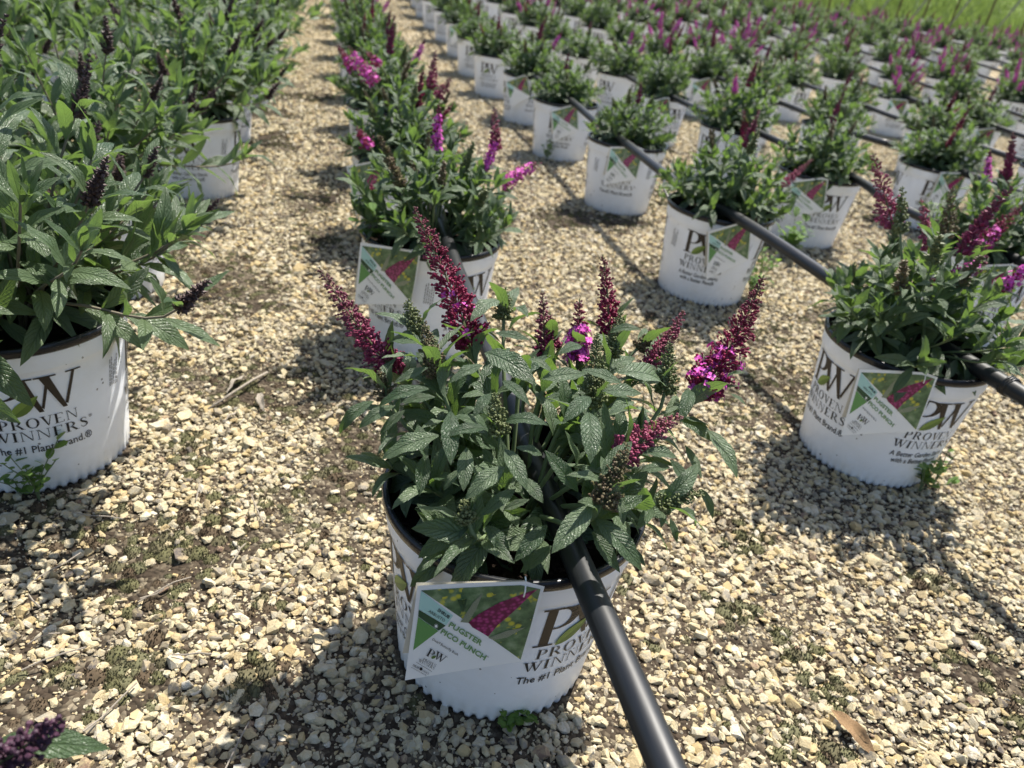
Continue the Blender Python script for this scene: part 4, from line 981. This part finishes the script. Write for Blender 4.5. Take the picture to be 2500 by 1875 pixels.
    # inner shoots that fill the crown
    for k in range(26):
        a = k * 2.4 + .9; q = math.sqrt((k + .5) / 26) * .13; tip = Vector((q * math.cos(a), q * math.sin(a) + .018, .115 - q * q * 4.4)); 
        pts, lv = shoot((.02 * math.cos(a), .02 * math.sin(a), 0), tip, Vector((math.cos(a) * .5, math.sin(a) * .5, 1)), r, 7, .068, .042, .28)
        v, f = tube_geo(pts, .002, 6, False); obj('stem', mesh('stem', v, f, [M['stem']], True), e)
        for m in lv: place(m)
    obj('foliage', join_leaves('leaf_pico', filler, 9, LEAF_MID), e)['kind'] = 'stuff'
    p['plant'] = e
byname = {p['name']: p for p in pots if p['name']}
hero_bush(byname['F'])
SPEC_OF = {'P2': (4, 1.9), 'P3': (1, .5), 'P4': (3, 2.0), 'R1': (3, .4), 'R2': (0, 0), 'R3': (2, 1), 'R4': (2, 3.0), 'T1': (0, 2.2), 'T0': (3, 3)}
for p in pots:
    if p['name'] == 'F': continue
    r = random.Random(int(p['x'] * 1013) * 3 + int(p['y'] * 977))
    if p['kind'] == 'pico':
        i, rz = SPEC_OF.get(p['name'], (r.randrange(5) if p['dist'] < 3.6 else (r.choice((0, 1, 3, 4, 5, 1)) if p['dist'] < 5.5 else r.choice((4, 5, 5, 3, 1))), r.uniform(0, 6.28))); build_plant(p, PICO[i], rz, p['dist'] < 2.7)
    else: build_plant(p, BLUE[r.randrange(3)], r.uniform(0, 6.28), p['dist'] < 2.3)
# flowers seen singly on the neighbours: (pot, kind, base px, tip px in the 2212 view, depth, radius, colour, open)
opV = lambda s, a, r: s < .8 and r.random() < .8
opH = lambda s, a, r: s < .4 and r.random() < .6
NEAR = [('R1', (2030, 622), (2135, 560), 1.02, .0155, c_crimson, opV), ('R1', (1930, 490), (1885, 330), 1.08, .017, c_pink, None), ('R1', (1945, 500), (1950, 402), 1.0, .008, c_green, None), ('T0', (2110, 540), (2212, 440), 1.45, .018, c_crimson, opH), ('R1', (2045, 510), (2060, 400), 1.25, .014, c_olive, None),
  ('R1', (2010, 540), (1990, 430), 1.2, .010, c_pink, None), ('P2', (1080, 400), (1168, 350), 1.25, .013, c_pink, opV), ('P2', (1070, 320), (1068, 232), 1.45, .012, c_mauve, None), ('P2', (905, 450), (890, 330), 1.25, .010, c_olive, None), ('P2', (800, 320), (768, 272), 1.5, .012, c_crimson, opH), ('P2', (820, 430), (750, 375), 1.3, .009, c_mauve, None),
  ('P4', (808, 180), (752, 100), 1.92, .021, c_crimson, opV), ('P4', (760, 150), (728, 95), 1.92, .013, c_crimson, opH), ('P4', (820, 140), (790, 110), 1.95, .011, c_crimson, opH), ('T1', (1690, 400), (1755, 345), 1.95, .009, c_pink, None), ('T3', (1612, 310), (1606, 235), 2.5, .018, c_crimson, None), ('P3', (930, 190), (940, 110), 1.66, .011, c_mauve, None), ('P3', (945, 210), (975, 170), 1.6, .010, c_mauve, None)]
for k, (nm, a, b, d, rad, c, op) in enumerate(NEAR):
    e = byname[nm]['plant']; sc = 1.13017; A = at_depth(a[0] * sc, a[1] * sc, d); B = at_depth(b[0] * sc, b[1] * sc, d); iv = e.matrix_basis.inverted(); A2 = iv @ A; B2 = iv @ B
    M4 = Matrix.Translation(A2) @ (B2 - A2).normalized().to_track_quat('Z', 'X').to_matrix().to_4x4()
    obj('flower_spike', spike_mesh('flower_spike', 700 + k, (B - A).length, rad, c, True, 0, op, .007, 7), e, None, M4)
    pts = [bez(Vector((0, 0, 0)), Vector((A2.x * .2, A2.y * .2, A2.z * .5)), A2 - (B2 - A2).normalized() * .05, A2, i / 8) for i in range(9)]
    v, f = tube_geo(pts, .002, 6, False); obj('stem', mesh('stem', v, f, [M['stem']], True), e)
# the spike and leaf close to the lens at the left
e = byname['L0']['plant']; iv = e.matrix_basis.inverted(); sc = 1.13017
A = iv @ at_depth(-60 * sc, 1690 * sc, .40); B = iv @ at_depth(142 * sc, 1552 * sc, .40)
obj('flower_spike', spike_mesh('flower_spike', 760, (B - A).length, .0115, lambda s, r: lerp3((.035, .016, .03), (.085, .035, .06), r.random()), True, 0, None, .006, 8), e, None, Matrix.Translation(A) @ (B - A).normalized().to_track_quat('Z', 'X').to_matrix().to_4x4())
pts = [bez(Vector((0, 0, 0)), Vector((0, 0, .1)), A - (B - A).normalized() * .1, A, i / 8) for i in range(9)]
v, f = tube_geo(pts, .003, 6, False); obj('stem', mesh('stem', v, f, [M['stem_wood']], True), e)
A = iv @ at_depth(-30 * sc, 1612 * sc, .42); B = iv @ at_depth(240 * sc, 1618 * sc, .43)
obj('leaf', LEAF_HI['leaf_blue'][0], e, None, leaf_frame(A, B - A, Vector((.1, .2, 1)), (B - A).length, 1.1))

# ------------------------------------------------------------------ irrigation pipes
def smooth_path(pts, step=.06):
    out = []
    for i in range(len(pts) - 1):
        p0, p1, p2, p3 = (Vector(pts[max(0, min(len(pts) - 1, i + k))]) for k in (-1, 0, 1, 2)); n = max(2, int((p2 - p1).length / step))
        for k in range(n):
            t = k / n; out.append(.5 * ((2 * p1) + (p2 - p0) * t + (2 * p0 - 5 * p1 + 4 * p2 - p3) * t * t + (3 * p1 - p0 - 3 * p2 + p3) * t ** 3))
    return out + [Vector(pts[-1])]
def pipe(ctrl, label):
    pts = []
    for n, t in ctrl:
        q = NT(n, t); pts.append((q.x, q.y, zg(q.x, q.y) + POT_H + PIPE_R))
    path = smooth_path(pts, .04); path = [q + Vector((.003 * math.sin(q.y * 5.1 + q.x), 0, -.003 + .003 * math.sin(q.y * 9.7))) for q in path]
    v, f = tube_geo(path, PIPE_R, 20); me = mesh('irrigation_pipe', v, f, [M['pipe']], True)
    e = empty('irrigation_pipe', (0, 0, 0)); tag(e, label, 'pipe', 'irrigation pipes lying across the pots'); obj('tube', me, e); return e
pipe([(.195, -.5), (.192, .22), (.190, .52), (.189, .96), (.193, 1.28), (.185, 1.8), (.19, 3), (.18, 5), (.19, 8), (.18, 11.3)], 'black poly pipe running through the bush in focus and its row')
pe = pipe([(.925, -.4), (.869, .70), (.845, .995), (.813, 1.68), (.835, 2.4), (.85, 3.3), (.84, 5), (.85, 8), (.84, 11.5)], 'black poly pipe tied with black wire, along the second row of pots')
pipe([(1.36, .3), (1.383, 1.4), (1.385, 1.57), (1.42, 1.74), (1.455, 2.14), (1.41, 2.79), (1.42, 4), (1.41, 7), (1.42, 11.5)], 'black poly pipe along the third row of pots from the path')
pipe([(2.0, .6), (1.988, 2.25), (1.984, 2.37), (1.95, 2.72), (2.005, 3.02), (2.0, 5), (2.0, 8), (2.0, 11.6)], 'black poly pipe along the fourth row of pots from the path')
for row in range(5, 13):
    n = 2.6 + .6 * (row - 5); pipe([(n, .8), (n - .02, 3), (n + .02, 6), (n, 9), (n, 11.6 + .1 * row)], 'black poly pipe along the %s row of pots from the path' % LONG[row])
# wire wrapped round pipe two, and the drip loop at the next pot
mb = MB(); wq = on_z(2408, 942, POT_H + PIPE_R); wt = wq.dot(TD); c = NT(.869 + (.70 - wt) * .0509, wt); print('tie', wt, wq.dot(ND)); z = POT_H + PIPE_R - .001; ax = (NT(.869, .70) - NT(.884, .50)).normalized(); sx = Vector((0, 0, 1)).cross(ax)
pts = [c + ax * (.011 * i / 40 - .005) + Vector((0, 0, z)) + (sx * math.cos(i * .471) + Vector((0, 0, 1)) * math.sin(i * .471)) * (PIPE_R + .0016) for i in range(41)]
v, f = tube_geo(pts, .0016, 6); obj('wire_tie', mesh('wire_tie', v, f, [M['wire']], True), pe)
a = on_z(1450 * sc, 378 * sc, POT_H + PIPE_R); pr = byname['R2']; b = Vector((pr['x'] - .10, pr['y'] + .03, SOIL_Z + .006))
pts = smooth_path([a, a + Vector((-.012, -.02, .0)), (a + b) / 2 + Vector((-.025, -.02, .008)), b], .01)
v, f = tube_geo(pts, .0026, 8); obj('drip_tube', mesh('drip_tube', v, f, [M['wire']], True), pe)

# ------------------------------------------------------------------ weeds, dry leaves
def weed(loc, h, n, label, seed, lw=.016, spread=.035, mat_='leaf_weed', lean=(0, 0)):
    r = random.Random(seed); e = empty('weed', loc, r.uniform(0, 6)); tag(e, label, 'weed'); 
    for k in range(n):
        a = k * 2.4; q = spread * r.uniform(.3, 1); tip = Vector((q * math.cos(a) + lean[0], q * math.sin(a) + lean[1], h * r.uniform(.45, 1)))
        pts = [bez(Vector((0, 0, -.004)), Vector((0, 0, tip.z * .5)), tip * .8, tip, i / 5) for i in range(6)]
        v, f = tube_geo(pts, .0007, 4, False); obj('stem', mesh('stem', v, f, [M['stem']]), e)
        for j in range(5):
            p = pts[2 + j % 4]; d = Vector((r.gauss(0, 1), r.gauss(0, 1), .3))
            obj('leaf', WEEDLEAF, e, None, leaf_frame(p, d, Vector((0, 0, 1)) + Vector((r.gauss(0, .3), r.gauss(0, .3), 0)), lw * r.uniform(.6, 1.2), 1.0))
v, f, uv = leaf_grid(.4, .25, .1, .24, 6, 2, 0, 0, .6, .5); WEEDLEAF = mesh('leaf', v, f, [M['leaf_weed']], True, None, uv)
def gp(x, y): q = on_z(x * sc, y * sc, 0); return (q.x, q.y, zg(q.x, q.y))
weed(gp(85, 1080), .085, 8, 'small clover weed growing at foot of the pot with drooping leaves', 1, .014, .035)
weed(gp(45, 1072), .05, 6, 'low clover weed hugging the foot of the pot with drooping leaves', 2, .012)
weed(gp(1985, 1062), .06, 9, 'bushy clover weed at the foot of the wire-tied pot', 3, .018, .035)
weed(gp(2015, 1050), .09, 5, 'thin upright weed beside the wire-tied pot', 4, .010, .02)
weed(gp(1785, 960), .035, 6, 'tiny weed on the shaded side of the wire-tied pot', 5, .012)
weed(gp(1618, 645), .10, 14, 'dense green weed right of the pot under the pipe', 6, .016, .05)
weed(gp(1640, 600), .09, 10, 'loose weed tuft between the two pots under the pipe', 7, .014, .05)
weed(gp(1465, 628), .03, 7, 'flat weed at the left foot of the weedy pot', 8, .016)
weed(gp(1700, 560), .13, 10, 'bright broad-leaved weed between the pots of second and third row', 9, .035, .04)
weed(gp(1100, 1572), .022, 6, 'tiny seedling at foot of the pot in focus', 10, .010, .012)
weed(gp(1140, 1558), .016, 4, 'second tiny seedling at foot of the pot in focus', 12, .008, .010)
weed(gp(895, 1422), .016, 4, 'seedling in the shade beside the tag of the pot in focus', 13, .009, .010)
weed(gp(1430, 440), .06, 8, 'yellow-green grassy weed right of the notched pot', 14, .014, .03)
weed(gp(1180, 350), .07, 9, 'green weed left of the pot with the leaf strip', 15, .016, .03)
weed(gp(1085, 200), .12, 16, 'yellow-green weed clump at the foot of the second row by the path', 16, .022, .07)
weed(gp(1020, 135), .12, 14, 'dark green weed clump further along the second row by the path', 17, .022, .07)
pF = byname['F']
weed((pF['x'] - .045, pF['y'] - .062, SOIL_Z + .004), .035, 5, 'pale clover seedling in the soil of the pot in focus', 11, .013, .02)
p2 = byname['P2']
weed((p2['x'] - .07, p2['y'] - .05, SOIL_Z + .004), .075, 9, 'bright yellow-green weed inside the pot behind the focus bush', 18, .028, .045)
def dry(px, py, rz, s, label, m, curl, z=.008):
    v, f, uv = leaf_grid(curl, .8, .6, .17, 12, 4, .05, .35); q = on_z(px * sc, py * sc, 0)
    e = obj('dry_leaf', mesh('dry_leaf', v * s, f, [M[m]], True, None, uv)); e.location = (q.x, q.y, z); e.rotation_euler = (.15, .1, rz); tag(e, label, 'leaf')
dry(1790, 1545, R(-55), .055, 'curled brown dry leaf lying beside a dark moss mound', 'leaf_dry', .9)
dry(530, 822, R(-100), .05, 'pale grey withered leaf on the path, part of a bleached sprig', 'dry_pale', .8)
dry(560, 860, R(-60), .045, 'pale withered leaf with its tip toward the focus bush', 'dry_pale', 1.0)
dry(515, 900, R(-110), .03, 'small bleached leaf scrap below the withered sprig', 'dry_pale', .6)
mb = MB(); q = on_z(530 * sc, 850 * sc, 0); pts = [q + Vector((a, b, c)) for a, b, c in ((-.03, -.06, .004), (-.01, -.02, .012), (.005, .02, .014), (.012, .06, .006))]
v, f = tube_geo(pts, .002, 6); tag(obj('twig', mesh('twig', v, f, [M['dry_pale']], True)), 'bleached dry twig on the path among withered leaves', 'twig')
r = random.Random(9)
for k in range(16):
    px, py = r.uniform(60, 700), r.uniform(1050, 1640); q = on_z(px * sc, py * sc, .009); a = r.uniform(0, 6.28); l = r.uniform(.010, .03)
    pts = [q + Vector((math.cos(a) * l * (i - 1.5) / 1.5, math.sin(a) * l * (i - 1.5) / 1.5, r.uniform(-.002, .003))) for i in range(4)]
    v, f = tube_geo(pts, .0008, 5); tag(obj('straw', mesh('straw', v, f, [M['dry_pale']])), 'thin dry straw lying on the gravel by the left bush', 'straw', 'dry straws on the gravel')

# ------------------------------------------------------------------ far edge: bank of grass, stakes, trees
def bank():
    xs = np.linspace(-12, 34, 70); prof = [(11.7, .30), (12.4, .44), (13.5, .60), (15.5, .98), (18, 1.5), (21, 1.85), (26, 2.05), (40, 2.2)]
    v = [(x, y + .3 * math.sin(x * .6), z + .10 * noise.noise(Vector((x * .8, y * .8, 2)))) for y, z in prof for x in xs]; nx = len(xs)
    f = [(j * nx + i, j * nx + i + 1, (j + 1) * nx + i + 1, (j + 1) * nx + i) for j in range(len(prof) - 1) for i in range(nx - 1)]
    tag(obj('grass_bank', mesh('grass_bank', v, f, [M['turf']], True)), 'green grassy bank beyond the rows of pots', kind='structure')
    srcs = []
    for k in range(5):
        rr = random.Random(800 + k); mb = MB()
        for i in range(26):
            a = rr.uniform(0, 6.28); x, y = rr.gauss(0, .10), rr.gauss(0, .10); h = rr.uniform(.12, .34); w = .010; lx, ly = rr.gauss(0, .12), rr.gauss(0, .12)
            c, s_ = math.cos(a) * w, math.sin(a) * w
            mb.add([(x - c, y - s_, 0), (x + c, y + s_, 0), (x + lx * .4 + c * .7, y + ly * .4 + s_ * .7, h * .6), (x + lx * .4 - c * .7, y + ly * .4 - s_ * .7, h * .6), (x + lx, y + ly, h)], [(0, 1, 2, 3), (3, 2, 4)])
        srcs.append(mb.build('grass', [M['grass']]))
    n = 7000; x = rng.uniform(-2, 22, n); y = 11.8 + 12 * rng.uniform(0, 1, n) ** 1.4; z = np.interp(y, [a for a, b in prof], [b for a, b in prof])
    s = rng.uniform(.6, 1.3, n)
    scatter('grass', np.stack([x, y, z - .02], 1), np.stack([rng.normal(0, .1, n), rng.normal(0, .1, n), rng.uniform(0, 6.28, n)], 1), np.stack([s, s, s * rng.uniform(.6, 1.2, n)], 1), rng.integers(0, 5, n), srcs, 'long green grass growing on the bank')
bank()
def post(px, top, lean, rad, m, label, name, d=11.6):
    q = at_depth(px, 60, 1.0) - EYE; k = d / q.y; x = EYE.x + q.x * k; z = zg(x, 11.2)
    pts = [Vector((x, d, z - .05)), Vector((x + lean * .5, d, z + top * .5)), Vector((x + lean, d, z + top))]
    e = empty(name, (0, 0, 0)); v, f = tube_geo(pts, rad, 8); obj('pole', mesh('pole', v, f, [M[m]], True), e)
    v, f = tube_geo([pts[2] - Vector((0, 0, .03)), pts[2] + Vector((0, 0, .01))], rad * 1.25, 8); obj('cap', mesh('cap', v, f, [M['metal']], True), e)
    tag(e, label, name.split('_')[-1], 'stakes along the grass bank')
for k, px in enumerate((2060, 2180, 2245, 2320, 2405, 2498, 2010)): post(px, 1.7, .0 + .03 * (k % 3), .014, 'wood', 'upright brown stake at the edge of the grass bank', 'wooden_stake')
for k, px in enumerate((2030, 2110, 2195, 2295, 2410)): post(px, 1.7, .75, .012, 'metal', 'leaning grey brace pole at the edge of the grass bank', 'brace_pole', 11.5)
q = at_depth(2452, 20, 1.0) - EYE; kx = 17.5 / q.y; bx = q.x * kx
bm = bmesh.new(); bmesh.ops.create_cube(bm, size=1, matrix=Matrix.Translation((bx, 17.5, EYE.z + q.z * kx + .45)) @ Matrix.Diagonal((.2, .2, 1.5, 1)))
bmesh.ops.bevel(bm, geom=bm.edges[:], offset=.02, segments=2, affect='EDGES'); me = bpy.data.meshes.new('concrete_post'); bm.to_mesh(me); bm.free()
tag(obj('concrete_post', me, None, M['concrete']), 'grey concrete post standing on the grass bank', 'post')
def far_tree(x, y, z, h, w, seed):
    r = random.Random(seed); e = empty('far_tree', (x, y, z)); tag(e, 'dark green tree behind the grass bank', 'tree', 'trees behind the grass bank')
    v, f = tube_geo([(0, 0, -.1), (.05, 0, h * .3), (0, .05, h * .7)], [.14, .11, .04], 8); obj('trunk', mesh('trunk', v, f, [M['wood']], True), e)
    V, F, U = [], [], []; b = 0
    for i in range(900):
        d = Vector((r.gauss(0, 1), r.gauss(0, 1), r.gauss(0, 1))).normalized() * r.uniform(.4, 1) ** .5
        c = Vector((d.x * w, d.y * w, h * .55 + d.z * h * .5)); m3 = np.array(leaf_frame(c, Vector((r.gauss(0, 1), r.gauss(0, 1), r.gauss(0, .5))), Vector((r.gauss(0, .6), r.gauss(0, .6), 1)), r.uniform(.25, .5), 1.8))
        lv, lf, lu = LEAF_LO['leaf_blue'][i % 7]; V.append(lv @ m3[:3, :3].T + m3[:3, 3]); F += [tuple(k + b for k in qq) for qq in lf]; U += lu; b += len(lv)
    obj('crown', mesh('crown', np.concatenate(V), F, [M['hedge']], True, None, U), e)
for k in range(8): far_tree(9 + k * 3.0, 31 + (k % 3), 1.9, 4.5 + (k % 2), 1.9, 900 + k)
print('objects', len(bpy.data.objects), 'pots', len(pots), 'far', max(p['dist'] for p in pots))
